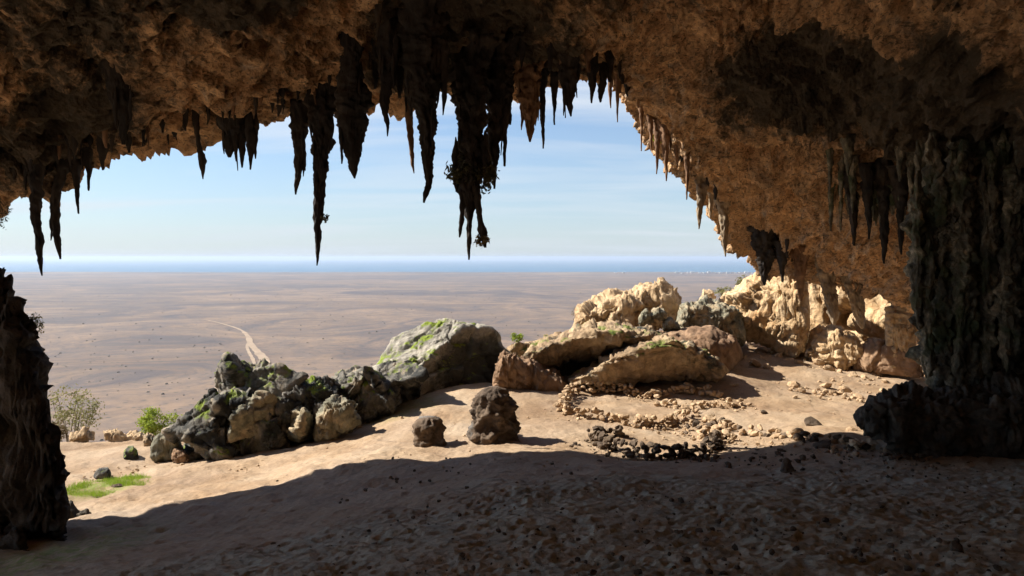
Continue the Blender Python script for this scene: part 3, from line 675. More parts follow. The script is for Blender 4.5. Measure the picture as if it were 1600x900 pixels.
LONG, dl = S([(502, 138, 60), (503, 175, 46), (503, 205, 36), (502, 240, 29), (501, 280, 22), (499, 310, 18), (497, 340, 15), (497, 375, 10), (496, 400, 6), (496, 415, 2)],
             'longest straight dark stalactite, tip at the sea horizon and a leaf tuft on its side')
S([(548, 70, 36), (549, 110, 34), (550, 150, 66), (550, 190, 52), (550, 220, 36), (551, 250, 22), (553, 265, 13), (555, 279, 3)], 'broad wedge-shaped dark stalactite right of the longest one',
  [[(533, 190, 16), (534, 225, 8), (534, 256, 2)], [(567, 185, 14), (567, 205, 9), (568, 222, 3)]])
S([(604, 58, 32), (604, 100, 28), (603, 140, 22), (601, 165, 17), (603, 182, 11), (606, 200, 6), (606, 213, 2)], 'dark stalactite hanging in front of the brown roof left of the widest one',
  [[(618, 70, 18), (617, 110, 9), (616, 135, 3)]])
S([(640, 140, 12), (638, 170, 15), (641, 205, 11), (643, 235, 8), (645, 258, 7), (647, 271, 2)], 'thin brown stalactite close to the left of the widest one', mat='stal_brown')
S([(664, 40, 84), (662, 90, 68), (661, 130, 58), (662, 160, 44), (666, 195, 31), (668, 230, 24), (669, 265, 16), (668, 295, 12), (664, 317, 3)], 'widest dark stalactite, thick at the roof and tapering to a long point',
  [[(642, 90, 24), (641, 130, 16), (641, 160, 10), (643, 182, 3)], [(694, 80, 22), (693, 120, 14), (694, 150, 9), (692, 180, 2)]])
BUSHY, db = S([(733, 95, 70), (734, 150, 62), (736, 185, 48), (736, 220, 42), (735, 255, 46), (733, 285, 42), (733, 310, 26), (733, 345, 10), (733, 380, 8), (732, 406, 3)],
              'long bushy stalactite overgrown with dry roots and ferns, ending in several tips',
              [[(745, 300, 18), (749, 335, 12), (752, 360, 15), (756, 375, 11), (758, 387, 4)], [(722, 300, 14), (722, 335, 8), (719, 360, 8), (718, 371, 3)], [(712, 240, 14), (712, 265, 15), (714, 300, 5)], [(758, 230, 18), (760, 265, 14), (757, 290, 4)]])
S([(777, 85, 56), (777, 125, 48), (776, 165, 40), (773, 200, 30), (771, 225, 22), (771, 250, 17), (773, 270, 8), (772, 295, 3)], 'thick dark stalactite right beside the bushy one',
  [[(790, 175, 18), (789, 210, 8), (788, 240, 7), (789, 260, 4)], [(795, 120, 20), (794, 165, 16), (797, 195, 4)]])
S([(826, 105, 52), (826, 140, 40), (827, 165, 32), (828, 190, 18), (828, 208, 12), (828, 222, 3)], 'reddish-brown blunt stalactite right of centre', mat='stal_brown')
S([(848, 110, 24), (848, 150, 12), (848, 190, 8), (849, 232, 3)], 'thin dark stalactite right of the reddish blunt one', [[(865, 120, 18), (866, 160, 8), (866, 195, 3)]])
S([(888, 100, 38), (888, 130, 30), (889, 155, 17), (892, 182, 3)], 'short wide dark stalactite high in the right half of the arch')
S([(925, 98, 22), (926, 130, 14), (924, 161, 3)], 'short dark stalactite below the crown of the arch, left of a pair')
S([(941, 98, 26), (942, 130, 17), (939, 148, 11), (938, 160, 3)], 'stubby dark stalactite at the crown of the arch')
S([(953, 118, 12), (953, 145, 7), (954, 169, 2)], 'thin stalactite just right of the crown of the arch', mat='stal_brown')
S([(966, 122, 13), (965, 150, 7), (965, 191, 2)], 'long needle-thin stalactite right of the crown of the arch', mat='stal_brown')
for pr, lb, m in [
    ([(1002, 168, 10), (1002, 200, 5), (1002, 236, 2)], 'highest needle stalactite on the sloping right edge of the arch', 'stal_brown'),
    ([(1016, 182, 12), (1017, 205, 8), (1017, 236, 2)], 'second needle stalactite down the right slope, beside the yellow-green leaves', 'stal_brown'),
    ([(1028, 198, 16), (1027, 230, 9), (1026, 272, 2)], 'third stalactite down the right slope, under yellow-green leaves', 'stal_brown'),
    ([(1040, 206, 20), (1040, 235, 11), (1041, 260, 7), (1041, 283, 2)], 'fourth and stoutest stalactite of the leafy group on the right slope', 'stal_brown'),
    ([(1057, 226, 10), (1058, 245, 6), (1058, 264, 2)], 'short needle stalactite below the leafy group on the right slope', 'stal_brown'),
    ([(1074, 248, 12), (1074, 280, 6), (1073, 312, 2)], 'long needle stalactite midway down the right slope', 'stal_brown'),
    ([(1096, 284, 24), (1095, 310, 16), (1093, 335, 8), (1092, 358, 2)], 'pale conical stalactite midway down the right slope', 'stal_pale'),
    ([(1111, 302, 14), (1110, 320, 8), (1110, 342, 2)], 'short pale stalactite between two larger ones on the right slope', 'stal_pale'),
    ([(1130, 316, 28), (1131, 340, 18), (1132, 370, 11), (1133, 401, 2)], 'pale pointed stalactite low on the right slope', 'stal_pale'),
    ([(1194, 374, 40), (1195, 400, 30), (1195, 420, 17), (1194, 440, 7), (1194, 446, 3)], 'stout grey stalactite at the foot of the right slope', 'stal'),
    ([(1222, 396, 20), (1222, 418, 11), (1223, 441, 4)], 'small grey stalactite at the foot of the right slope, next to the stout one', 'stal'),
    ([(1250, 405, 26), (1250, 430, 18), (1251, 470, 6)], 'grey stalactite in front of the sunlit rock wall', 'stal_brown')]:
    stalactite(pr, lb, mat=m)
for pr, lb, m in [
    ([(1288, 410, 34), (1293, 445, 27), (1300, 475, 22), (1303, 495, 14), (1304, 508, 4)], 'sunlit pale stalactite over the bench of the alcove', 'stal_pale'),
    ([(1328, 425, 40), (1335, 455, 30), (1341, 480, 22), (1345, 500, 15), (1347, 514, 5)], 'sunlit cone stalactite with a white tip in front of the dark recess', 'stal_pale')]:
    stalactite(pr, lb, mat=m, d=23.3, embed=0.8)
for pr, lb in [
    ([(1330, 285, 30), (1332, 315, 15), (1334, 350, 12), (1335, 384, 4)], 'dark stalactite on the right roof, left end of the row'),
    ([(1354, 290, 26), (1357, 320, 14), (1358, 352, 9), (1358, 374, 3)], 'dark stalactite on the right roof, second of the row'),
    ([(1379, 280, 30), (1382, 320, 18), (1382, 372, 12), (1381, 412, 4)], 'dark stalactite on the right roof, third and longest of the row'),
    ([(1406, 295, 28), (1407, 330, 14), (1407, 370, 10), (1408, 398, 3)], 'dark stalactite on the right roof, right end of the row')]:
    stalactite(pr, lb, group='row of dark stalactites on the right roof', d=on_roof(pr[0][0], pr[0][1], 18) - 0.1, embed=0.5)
# many small ones: parts of the roof itself
for k in range(150):
    px = rng.uniform(0, 1260); by = float(np.interp(px, brow_x, brow_y))
    dark_band = px > 540 and px < 960
    py = by - rng.uniform(-2, 26) if rng.random() < 0.55 or not dark_band else by - rng.uniform(10, 140)
    if py < 5 or (px > 1000 and rng.random() < 0.6): continue
    ln = rng.uniform(8, 30) * (1.5 if dark_band else 0.75) * (0.7 if px > 1000 else 1); w = rng.uniform(4, 9) * (1.3 if dark_band and py < by - 12 else 0.8)
    stalactite([(px, py, w * 1.6), (px, py + ln * 0.4, w), (px + rng.uniform(-2, 2), py + ln, 2 if rng.random() < 0.5 else w * 0.6)], parent=roof, mat='stal' if rng.random() < 0.75 else 'stal_brown', wob=0.6)
for k in range(46):
    px = rng.uniform(1290, 1600); py = rng.uniform(230, 330)
    ln = rng.uniform(15, 75); w = rng.uniform(5, 13)
    stalactite([(px, py, w * 1.5), (px, py + ln * .5, w), (px, py + ln, 3)], parent=roof, mat='column', d=on_roof(px, py, 18) - 0.05, wob=0.6)

# ------------------------------------------------------------------ right: flowstone column on its dark foot rock
fc = bpy.data.objects.new('flowstone_column', None); COL.objects.link(fc); fc.location = [float(c) for c in P(1500, 640, 15.2)]
fc['label'] = 'tall dark flowstone column of draped rock at the right wall'; fc['category'] = 'flowstone'
drapes = [(1466, 230, 625, 50, 15.6), (1502, 200, 640, 66, 15.8), (1545, 190, 640, 74, 15.6), (1595, 180, 650, 84, 15.2), (1446, 300, 470, 28, 15.9)]
for k in range(60):
    a_ = 1424 + 190 * rng.random(); y_ = rng.uniform(190, 450)
    drapes.append((a_, y_, min(y_ + rng.uniform(50, 300), 440 + 200 * min(1, max(0, (a_ - 1424) / 30))), rng.uniform(9, 28), min(on_roof(a_, y_, 16) - 0.02, 15.25 - 0.6 * (a_ - 1430) / 180 + rng.uniform(-0.25, 0.25))))
for px, y0, y1, wpx, dd in drapes:
    ty = np.linspace(y0, y1, 80); t = np.linspace(0, 1, 80)
    w = wpx * (0.75 + 0.35 * np.abs(t - 0.45) + 0.25 * fbm(np.stack([t * 5 + px, 0 * t, 0 * t], 1), 3)) * np.minimum(1, (1 - t) * 7 + 0.2) * np.minimum(1, t * 5 + 0.3)
    path = np.stack([(px - W / 2 + 6 * fbm(np.stack([t * 3 + px, 0 * t, 0 * t], 1), 2)) / F * dd, np.full(80, dd), (HOR - ty) / F * dd], 1)
    me = tube_mesh('drapery', path - np.array(fc.location), w / 2 / F * dd, M['column'], ns=36, flute=0.5, amp=0.62, seed=px * 0.31, ell=1.1)
    link('drapery', me, parent=fc)
blob('foot_rock', [(1334, 642), (1352, 634), (1375, 622), (1400, 608), (1425, 606), (1450, 612), (1490, 606), (1540, 600), (1660, 575)], [(1336, 646), (1362, 652), (1385, 662), (1398, 690), (1440, 704), (1540, 725), (1660, 740)],
     14.6, 1.2, M['dark'], amp=0.12, scale=0.55, expo=0.6, label='dark beaked rock at the foot of the flowstone column', cat='rock', strata=0.09, nx=170, nt=110)

# ------------------------------------------------------------------ right back: sunlit alcove
blob('rock_wall', [(1225, 450), (1250, 395), (1300, 375), (1380, 370), (1460, 385), (1540, 420)], [(1225, 560), (1280, 575), (1400, 590), (1540, 610)], 31.0, 0.9, M['cliff'], amp=0.20, scale=1.2, d2=24.0,
     label='sunlit ochre back wall of the alcove under the right roof', cat='rock wall', strata=0.06, nx=170, nt=90, holes=[(1362, 498, 1.1, 1.8), (1285, 492, 0.6, 1.0), (1425, 500, 0.4, 0.8)])
blob('rock_buttress', [(1128, 478), (1150, 448), (1175, 430), (1205, 424), (1228, 412), (1250, 424), (1264, 450)], [(1128, 500), (1165, 528), (1205, 548), (1245, 552), (1264, 545)], 29.0, 1.2, M['cliff'], amp=0.20, scale=1.0, d2=26.5,
     label='sunlit ochre rock buttress left of the alcove', cat='rock', strata=0.06, nx=150, nt=100)
blob('rock_bench', [(1262, 522), (1280, 511), (1312, 512), (1340, 528), (1352, 545)], [(1262, 558), (1290, 568), (1325, 574), (1352, 562)], 26.5, 0.6, M['cliff'], amp=0.12, scale=0.8, d2=25.0,
     label='low sunlit rock bench in front of the alcove', cat='rock', strata=0.05)
blob('rock_pillar', [(1383, 486), (1395, 474), (1425, 474), (1440, 490)], [(1383, 545), (1395, 578), (1425, 585), (1440, 578)], 24.4, 0.4, M['cliff'], amp=0.09, scale=0.6, d2=23.6,
     label='short layered rock pillar at the right end of the alcove', cat='rock pillar', strata=0.09, expo=0.9)
blob('earth_sill', [(1330, 552), (1360, 530), (1400, 535), (1450, 548)], [(1330, 578), (1370, 584), (1450, 592)], 25.6, 0.6, M['brown'], amp=0.08, d2=23.6, label='rounded earth bank below the dark recess of the alcove', cat='bank')

# ------------------------------------------------------------------ centre and left: boulders and outcrops at the mouth
blob('boulder', [(896, 508), (908, 484), (925, 472), (962, 456), (1006, 450), (1036, 441), (1052, 455), (1066, 478)], [(896, 512), (960, 520), (1066, 505)], 29.0, 1.5, M['tan'], amp=0.20, scale=0.9,
     label='big sunlit tan boulder highest on the rim before the plain', nx=150, nt=90)
blob('boulder', [(1058, 492), (1075, 474), (1100, 468), (1130, 474), (1155, 488), (1166, 512)], [(1058, 515), (1090, 530), (1166, 540)], 26.8, 0.9, M['greenrock'], amp=0.16, scale=0.7, label='grey-green weathered boulder between the tan boulder and the buttress')
blob('boulder', [(1092, 466), (1100, 453), (1112, 455), (1118, 468)], [(1092, 474), (1105, 480), (1118, 476)], 29, 0.35, M['tan'], amp=0.06, scale=0.5, nx=50, nt=40, label='small rounded tan boulder on the rim above the weathered boulder')
blob('boulder', [(1118, 476), (1130, 462), (1150, 455), (1172, 460)], [(1118, 500), (1150, 505), (1172, 500)], 29.3, 0.6, M['tan'], amp=0.10, scale=0.6, nx=70, nt=50, label='tan boulder below the rim shrubs')
for (x0, x1, y0, y1, lb) in [(998, 1022, 484, 508, 'mossy dark stone left on the ledge below the tan boulder'), (1016, 1042, 480, 500, 'grey stone in the middle of the ledge below the tan boulder'), (1036, 1064, 496, 518, 'brown stone right on the ledge below the tan boulder')]:
    blob('boulder', [(x0, y1 - 8), (x0 + 6, y0 + 3), ((x0 + x1) / 2, y0), (x1 - 4, y0 + 6), (x1, y1 - 6)], [(x0, y1 - 4), ((x0 + x1) / 2, y1), (x1, y1 - 3)], 25.6, 0.38, M['greenrock'], amp=0.07, scale=0.45, nx=60, nt=44, label=lb)
blob('earth_bank', [(985, 536), (1020, 522), (1070, 516), (1110, 512), (1145, 524), (1160, 545)], [(985, 560), (1060, 575), (1130, 585), (1160, 562)], 25.0, 1.5, M['brown'], amp=0.08, scale=1.0, label='red-brown earth bank between the ledges and the buttress', cat='bank')
blob('rock_ledge', [(816, 552), (835, 536), (862, 524), (900, 513), (935, 506), (975, 508), (1010, 516), (1048, 528)], [(816, 575), (850, 572), (880, 566), (940, 556), (1000, 552), (1048, 550)], 24.0, 1.5, M['ledge'], amp=0.12, scale=0.7, lean=-1.5, expo=0.6,
     label='upper overhanging rock ledge with a dark hollow beneath', cat='rock ledge', strata=0.08, nx=150, nt=90)
blob('hollow_filler', [(820, 565), (880, 545), (1040, 540), (1060, 560)], [(820, 592), (900, 600), (1060, 598)], 25.0, 0.9, M['dark'], amp=0.15, label='filler rock coloured as the shade in the hollow under the upper ledge', cat='rock')  # filler rock, dark colour painted in for the shade of the hollow
blob('rock_ledge', [(888, 588), (915, 578), (945, 558), (985, 538), (1020, 527), (1050, 522), (1078, 534), (1105, 552), (1138, 574)], [(888, 598), (940, 602), (990, 603), (1050, 599), (1100, 594), (1138, 584)], 22.5, 0.75, M['ledge'], amp=0.10, scale=0.7, expo=0.6,
     label='lower tilted rock slab with a shadowed gap under its front edge', cat='rock ledge', strata=0.09, nx=160, nt=90, lean=-0.6)
blob('slump', [(775, 585), (800, 560), (830, 560), (858, 580), (890, 600), (905, 608)], [(775, 612), (820, 622), (870, 620), (905, 612)], 22.3, 0.8, M['brown'], amp=0.12, scale=0.8, label='red-brown slumped earth mound between the mossy boulder and the ledges', cat='earth mound')
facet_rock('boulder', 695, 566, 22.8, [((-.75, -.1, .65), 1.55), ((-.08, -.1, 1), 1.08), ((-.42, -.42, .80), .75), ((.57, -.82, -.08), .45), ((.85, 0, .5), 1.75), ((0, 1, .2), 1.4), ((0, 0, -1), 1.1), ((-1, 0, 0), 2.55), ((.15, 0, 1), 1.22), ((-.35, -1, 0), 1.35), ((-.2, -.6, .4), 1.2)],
           M['mossy'], amp=0.10, scale=1.1, power=20.0, label='large grey boulder with bright green moss on its slanting top', nu=240, nv=150, stain_shade=((1.0, 0.1, -0.25), 1.7, (1.35, 1.2, 0.95)))  # right face darkened: shade painted into the rock colour
blob('boulder', [(770, 585), (785, 550), (805, 552), (826, 572), (834, 596)], [(770, 606), (800, 614), (834, 606)], 21.9, 0.6, M['brown'], amp=0.12, scale=0.7, label='brown rock at the right foot of the mossy boulder')
blob('boulder', [(335, 640), (348, 600), (362, 584), (392, 575), (420, 580), (448, 592), (470, 615)], [(335, 690), (400, 700), (470, 670)], 20.6, 1.0, M['grey'], amp=0.21, block=0.6, scale=0.9, lean=-0.2, label='grey boulder topping the left outcrop against the pale track', nx=150, nt=90)
blob('boulder', [(282, 702), (300, 672), (322, 640), (350, 618), (385, 612), (410, 628), (432, 655), (450, 680)], [(282, 714), (330, 720), (400, 716), (450, 696)], 19.4, 0.95, M['grey'], amp=0.21, block=0.6, scale=0.9, lean=-0.25, label='dark grey cavernous boulder at the left end of the outcrop', nx=170, nt=100,
     holes=[(347, 662, 0.26, 0.7)])
blob('boulder', [(405, 660), (425, 622), (455, 602), (490, 592), (520, 596), (545, 625), (556, 655)], [(405, 702), (460, 698), (510, 685), (556, 668)], 19.9, 0.9, M['grey'], amp=0.21, block=0.6, scale=0.9, lean=-0.3, label='pitted grey boulder in the middle of the left outcrop', nx=160, nt=96)
blob('boulder', [(498, 610), (530, 590), (560, 582), (592, 592), (616, 606), (628, 622)], [(498, 668), (540, 668), (590, 645), (628, 628)], 21.0, 0.9, M['grey'], amp=0.21, block=0.6, scale=0.9, lean=-0.2, label='flat-topped grey boulder joining the left outcrop to the mossy boulder', nx=140, nt=90)
blob('boulder', [(490, 660), (505, 632), (525, 622), (548, 630), (565, 650)], [(490, 688), (530, 682), (565, 664)], None, 0.4, M['greenrock'], amp=0.12, scale=0.6, nx=80, nt=60, label='small upright tan-grey boulder at the right front of the left outcrop')
blob('boulder', [(238, 702), (248, 680), (266, 673), (280, 684), (288, 700)], [(238, 712), (262, 718), (288, 712)], None, 0.33, M['greenrock'], amp=0.09, scale=0.5, nx=70, nt=50, label='rough brown boulder just left of the cavernous boulder')
blob('boulder', [(224, 690), (230, 677), (239, 680), (243, 694)], [(224, 698), (234, 702), (243, 698)], None, 0.16, M['ledge'], amp=0.05, scale=0.4, nx=44, nt=36, label='small brown rock behind the rough brown boulder at left')
blob('boulder', [(193, 712), (198, 700), (208, 697), (216, 706), (217, 714)], [(193, 716), (205, 720), (217, 717)], None, 0.2, M['grey'], amp=0.04, scale=0.4, nx=44, nt=36, label='small round dark grey rock on the left sand')
blob('boulder', [(146, 742), (155, 733), (168, 731), (174, 740)], [(146, 746), (160, 748), (174, 743)], None, 0.2, M['grey'], amp=0.03, scale=0.4, nx=44, nt=36, label='flat pale grey slab stone above the green grass patch')
blob('boulder', [(268, 712), (274, 703), (288, 704), (296, 714)], [(268, 718), (282, 724), (296, 719)], None, 0.2, M['brown'], amp=0.05, scale=0.4, nx=44, nt=36, label='low brown stone at the foot of the cavernous boulder')
for k, (px, py, w, h) in enumerate([(128, 682, 40, 9), (180, 680, 34, 10), (215, 682, 40, 8), (312, 676, 40, 14)]):
    blob('rim_rock', [(px - w / 2, py), (px - w / 4, py - h * .7), (px + w * .1, py - h), (px + w / 2, py)], [(px - w / 2, py + 6), (px, py + 12), (px + w / 2, py + 6)], 22.0, 0.3, M['tan'], amp=0.10, scale=0.6, nx=60, nt=44,
         label=['low tan rim rock below the left shrub', 'low tan rim rock between the left shrubs', 'low tan rim rock before the pale green shrub', 'low tan rim rock behind the cavernous boulder'][k], cat='rock')
for k, (px, py, d_, w_, h_, lb) in enumerate([
        (372, 590, 20.2, .75, .40, 'jagged grey block on the crest of the left outcrop'), (418, 596, 20.0, .60, .38, 'dark angular block behind the crest of the left outcrop'), (325, 668, 18.9, .70, .50, 'leaning slab at the left front of the outcrop'),
        (388, 650, 18.8, .62, .55, 'pale angular block in the middle of the outcrop front'), (448, 640, 19.2, .60, .50, 'blackish block under the mossy middle of the outcrop'), (470, 668, 19.1, .45, .36, 'tan block low at the foot of the outcrop'),
        (505, 612, 20.4, .70, .34, 'flat grey slab on the right crest of the outcrop'), (555, 608, 20.6, .62, .36, 'dark slab between the outcrop and the mossy boulder'), (592, 606, 21.2, .55, .30, 'mossy step stone at the left foot of the mossy boulder'),
        (622, 596, 21.6, .80, .52, 'dark grey block wedged against the left side of the mossy boulder'), (585, 628, 20.9, .60, .34, 'low grey block closing the right end of the outcrop'),
        (420, 690, 18.9, .40, .24, 'low tan stone at the foot of the outcrop'), (345, 700, 18.5, .5, .26, 'low dark stone under the leaning slab')]):
    r_ = np.random.default_rng(100 + k); pl = []
    for q_ in range(11):
        nn_ = r_.normal(size=3); nn_ /= np.linalg.norm(nn_); pl.append((nn_, float(np.linalg.norm(nn_ * np.array([w_, 0.6 * (w_ + h_) * 0.8, h_])) * r_.uniform(0.72, 1.0))))
    facet_rock('boulder', px, py, d_, pl, M['greenrock' if 'tan' in lb or 'pale' in lb else 'grey'], amp=0.07, scale=0.5, label=lb, nu=96, nv=64, power=22.0, block=0.8)
# left edge: dark rock pillar of the cave wall
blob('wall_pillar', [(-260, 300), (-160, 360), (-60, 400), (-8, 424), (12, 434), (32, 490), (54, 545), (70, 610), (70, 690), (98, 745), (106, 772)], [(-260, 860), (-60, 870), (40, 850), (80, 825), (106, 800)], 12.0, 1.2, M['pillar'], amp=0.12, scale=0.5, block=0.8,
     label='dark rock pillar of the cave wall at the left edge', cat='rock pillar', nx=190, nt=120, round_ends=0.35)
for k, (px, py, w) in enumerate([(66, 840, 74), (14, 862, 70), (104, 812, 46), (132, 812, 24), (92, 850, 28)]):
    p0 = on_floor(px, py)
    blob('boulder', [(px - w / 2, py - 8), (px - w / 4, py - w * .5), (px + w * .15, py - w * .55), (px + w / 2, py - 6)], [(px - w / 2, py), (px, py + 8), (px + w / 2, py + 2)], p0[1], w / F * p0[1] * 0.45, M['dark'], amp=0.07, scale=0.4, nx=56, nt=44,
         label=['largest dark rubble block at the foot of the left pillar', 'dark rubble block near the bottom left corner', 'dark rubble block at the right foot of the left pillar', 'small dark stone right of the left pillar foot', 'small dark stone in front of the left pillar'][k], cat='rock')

# ------------------------------------------------------------------ stalagmites on the floor
def stalagmite(prof, label, mat='stalagmite', flute=0.16, amp=0.24, wob=1.0, ns=54):
    pr = np.array(prof, float); base = on_floor(pr[-1, 0], pr[-1, 1]); d = base[1]
    py = np.linspace(pr[0, 1], pr[-1, 1] + 8, 60)
    px = np.interp(py, pr[:, 1], pr[:, 0]); w = np.interp(py, pr[:, 1], pr[:, 2])
    path = np.stack([(px - W / 2) / F * d, np.full(60, d) + 0.0, (HOR - py) / F * d], 1)
    me = tube_mesh('stalagmite', path - base, w / 2 / F * d, M[mat], ns=ns, flute=flute, amp=amp, seed=pr[0, 0] * 0.13, ell=0.95)
    return link('stalagmite', me, loc=base, label=label, cat='stalagmite')
stalagmite([(772, 604, 14), (772, 607, 30), (770, 615, 48), (771, 630, 62), (771, 650, 66), (771, 672, 72), (771, 686, 76)], 'larger dark dome-shaped stalagmite in the middle of the floor')
stalagmite([(672, 651, 14), (672, 654, 34), (671, 662, 46), (671, 676, 44), (670, 692, 48)], 'smaller squat dark stalagmite left of the dome-shaped one')
stalagmite([(620, 588, 3), (621, 594, 8), (622, 606, 10), (624, 624, 16)], 'slim pointed brown peg standing before the mossy boulder', mat='stal_brown', ns=24)
stalagmite([(1229, 716, 8), (1230, 722, 16), (1230, 736, 20)], 'small broken stump on the dark floor at right', ns=24)

# ------------------------------------------------------------------ stones: rings of piled stones, loose stones, clods
def ico(sub):
    import bmesh
    bm = bmesh.new(); bmesh.ops.create_icosphere(bm, subdivisions=sub, radius=1.0)
    v = np.array([x.co[:] for x in bm.verts]); f = np.array([[x.index for x in q.verts] for q in bm.faces]); bm.free()
    return v, f
IV2, IF2 = ico(2); IV1, IF1 = ico(1)
def stone_shape(v, seed):
    r = np.random.default_rng(seed); k = r.normal(size=(9, 3)); k /= np.linalg.norm(k, axis=1)[:, None]; off = r.uniform(0.48, 0.9, 9)
    dots = v @ k.T; s = np.min(np.where(dots > 0.05, off / np.maximum(dots, 0.05), 9), axis=1)
    return v * np.minimum(s, 1.15)[:, None] * (1 + 0.07 * fbm(v * 1.5 + seed, 2))[:, None] * np.array([1.0, 0.8, 0.68])
STONES = {m: [make_mesh('stone', stone_shape(IV2, s + 1), IF2, M[m], smooth=False) for s in range(9)] for m in ('stone_pale', 'stone_dark')}
def put_stone(p, size, m, parent=None, name='stone', **kw):
    o = link(name, STONES[m][rng.integers(9)], parent=parent, loc=p - (np.array(parent.location) if parent else 0), **kw)
    o.scale = [size * rng.uniform(0.75, 1.3), size * rng.uniform(0.75, 1.2), size * rng.uniform(0.75, 1.15)]
    o.rotation_euler = (rng.uniform(-.5, .5), rng.uniform(-.5, .5), rng.uniform(0, 6.28))
    return o
def stone_ring(paths, mats, label, size, spread, step, stack=2):
    c = on_floor(*paths[0][0]); e = bpy.data.objects.new('stone_ring', None); COL.objects.link(e); e.location = [float(q) for q in c]
    e['label'] = label; e['category'] = 'stone ring'; e['group'] = 'rings of piled stones on the cave floor'
    for path in paths:
        W3 = np.array([on_floor(*p) for p in path]); seg = np.linalg.norm(np.diff(W3[:, :2], axis=0), axis=1); cum = np.concatenate([[0], np.cumsum(seg)])
        for s in np.arange(0, cum[-1], step):
            for lv in range(stack):
                if lv and rng.random() < 0.35: continue
                x = np.interp(s + rng.normal() * 0.05, cum, W3[:, 0]) + rng.normal() * spread * (0.5 if lv else 1); y = np.interp(s, cum, W3[:, 1]) + rng.normal() * spread * (0.5 if lv else 1)
                sz = size * rng.uniform(0.6, 1.35)
                put_stone(np.array([x, y, zfloor(x, y)[0] + sz * 0.35 + lv * size * 1.0]), sz, mats if isinstance(mats, str) else mats[int(rng.random() < 0.3)], e)
    return e
stone_ring([[(880, 630), (892, 613), (925, 610), (965, 613), (1003, 619)], [(880, 632), (885, 648), (915, 655), (955, 662), (1000, 668), (1040, 664), (1072, 655)]], 'stone_pale', 'pale oblong ring of piled stones farther back on the lit sand', 0.09, 0.085, 0.085, 3)
stone_ring([[(1012, 620), (1050, 614), (1085, 612), (1125, 618)], [(1030, 634), (1075, 640), (1120, 638), (1160, 632)], [(1070, 655), (1090, 645)]], 'stone_pale', 'low broken pale stone ring right of the oblong one', 0.095, 0.13, 0.10, 2)
stone_ring([[(1082, 668), (1110, 660), (1130, 672), (1175, 680), (1225, 684), (1270, 690)], [(1090, 678), (1140, 690)], [(1270, 690), (1310, 694), (1345, 704), (1392, 704)]], ['stone_pale', 'stone_dark'], 'straggling line of mixed stones running right towards the dark foot rock', 0.10, 0.14, 0.10, 2)
stone_ring([[(925, 688), (945, 682), (975, 684)], [(928, 690), (955, 704), (1000, 713), (1050, 716), (1095, 712), (1118, 702), (1118, 690)]], 'stone_dark', 'dark ring of piled stones nearest the camera', 0.09, 0.10, 0.075, 3)
for px, py, s in [(1182, 572, .22), (1196, 574, .15), (1217, 560, .2), (1232, 566, .16), (1250, 572, .2), (1264, 578, .14), (1280, 572, .24), (1296, 580, .2), (1312, 584, .15), (1332, 590, .2), (1350, 592, .16), (1372, 588, .14), (1240, 604, .22), (1255, 612, .16),
                  (1290, 606, .18), (1304, 616, .14), (1322, 612, .2), (1340, 622, .15), (1385, 600, .16), (1145, 604, .14), (1210, 552, .2), (1300, 566, .26), (1268, 560, .2), (1225, 596, .13), (1330, 676, .15)]:
    p = on_floor(px, py)
    put_stone(p + np.array([0, 0, s * 0.3]), s, 'stone_pale', name='loose_stone', label='pale loose stone lying on the sunlit sand before the alcove', cat='stone', group='loose stones before the alcove')
for px, py, s, lb in [(730, 765, .055, 'single small dark stone on the shaded floor below the stalagmites'), (1268, 668, .22, 'tall dark stone standing at the right stone line'), (1285, 700, .17, 'dark stone in front of the tall stone at right'),
                      (1195, 648, .12, 'dark stone between the broken ring and the stone line'), (1497, 862, .07, 'small dark stone low at the right bottom'), (628, 655, .07, 'small pale stone below the slim peg'), (560, 668, .14, 'pale stone at the right foot of the left outcrop'),
                      (183, 766, .15, 'dark blocky stone on the green grass patch')]:
    p = on_floor(px, py); put_stone(p + np.array([0, 0, s * 0.35]), s, 'stone_dark' if 'dark' in lb else 'stone_pale', name='loose_stone', label=lb, cat='stone')
def scatter(name, n_, sampler, smin, smax, mat, label, cat, parent=None):
    vs_, fs_ = [], []
    base = [stone_shape(IV1, 50 + s) for s in range(8)]
    for k in range(n_):
        x, y = sampler(); s = smin * (smax / smin) ** (rng.random() ** 1.8)
        a = rng.uniform(0, 6.28); c_, s_ = math.cos(a), math.sin(a)
        v = base[k % 8] * s; v = np.stack([v[:, 0] * c_ - v[:, 1] * s_, v[:, 0] * s_ + v[:, 1] * c_, v[:, 2]], 1)
        v += np.array([x, y, 0]); vs_.append((v, s, x, y)); fs_.append(IF1 + k * len(IV1))
    zz = zfloor(np.array([q[2] for q in vs_]), np.array([q[3] for q in vs_]))
    V = np.concatenate([q[0] + np.array([0, 0, z + q[1] * 0.3]) for q, z in zip(vs_, zz)])
    link(name, make_mesh(name, V, np.concatenate(fs_), mat, smooth=False), kind='stuff', label=label, cat=cat)
def px_sampler(x0, x1, y0, y1):
    def f():
        p = on_floor(rng.uniform(x0, x1), rng.uniform(y0, y1)); return p[0], p[1]
    return f
def pad(spots, r):
    pts_ = [on_floor(*s) for s in spots]
    def f():
        p = pts_[rng.integers(len(pts_))]; return p[0] + rng.normal() * r, p[1] + rng.normal() * r
    return f
scatter('soil_clods', 800, px_sampler(420, 1600, 715, 899), 0.008, 0.05, M['clod'], 'dark soil clods strewn over the shaded foreground', 'clods')
scatter('pebbles', 900, px_sampler(240, 1420, 570, 735), 0.008, 0.045, M['stone_pale'], 'small pebbles strewn over the sunlit sand', 'pebbles')
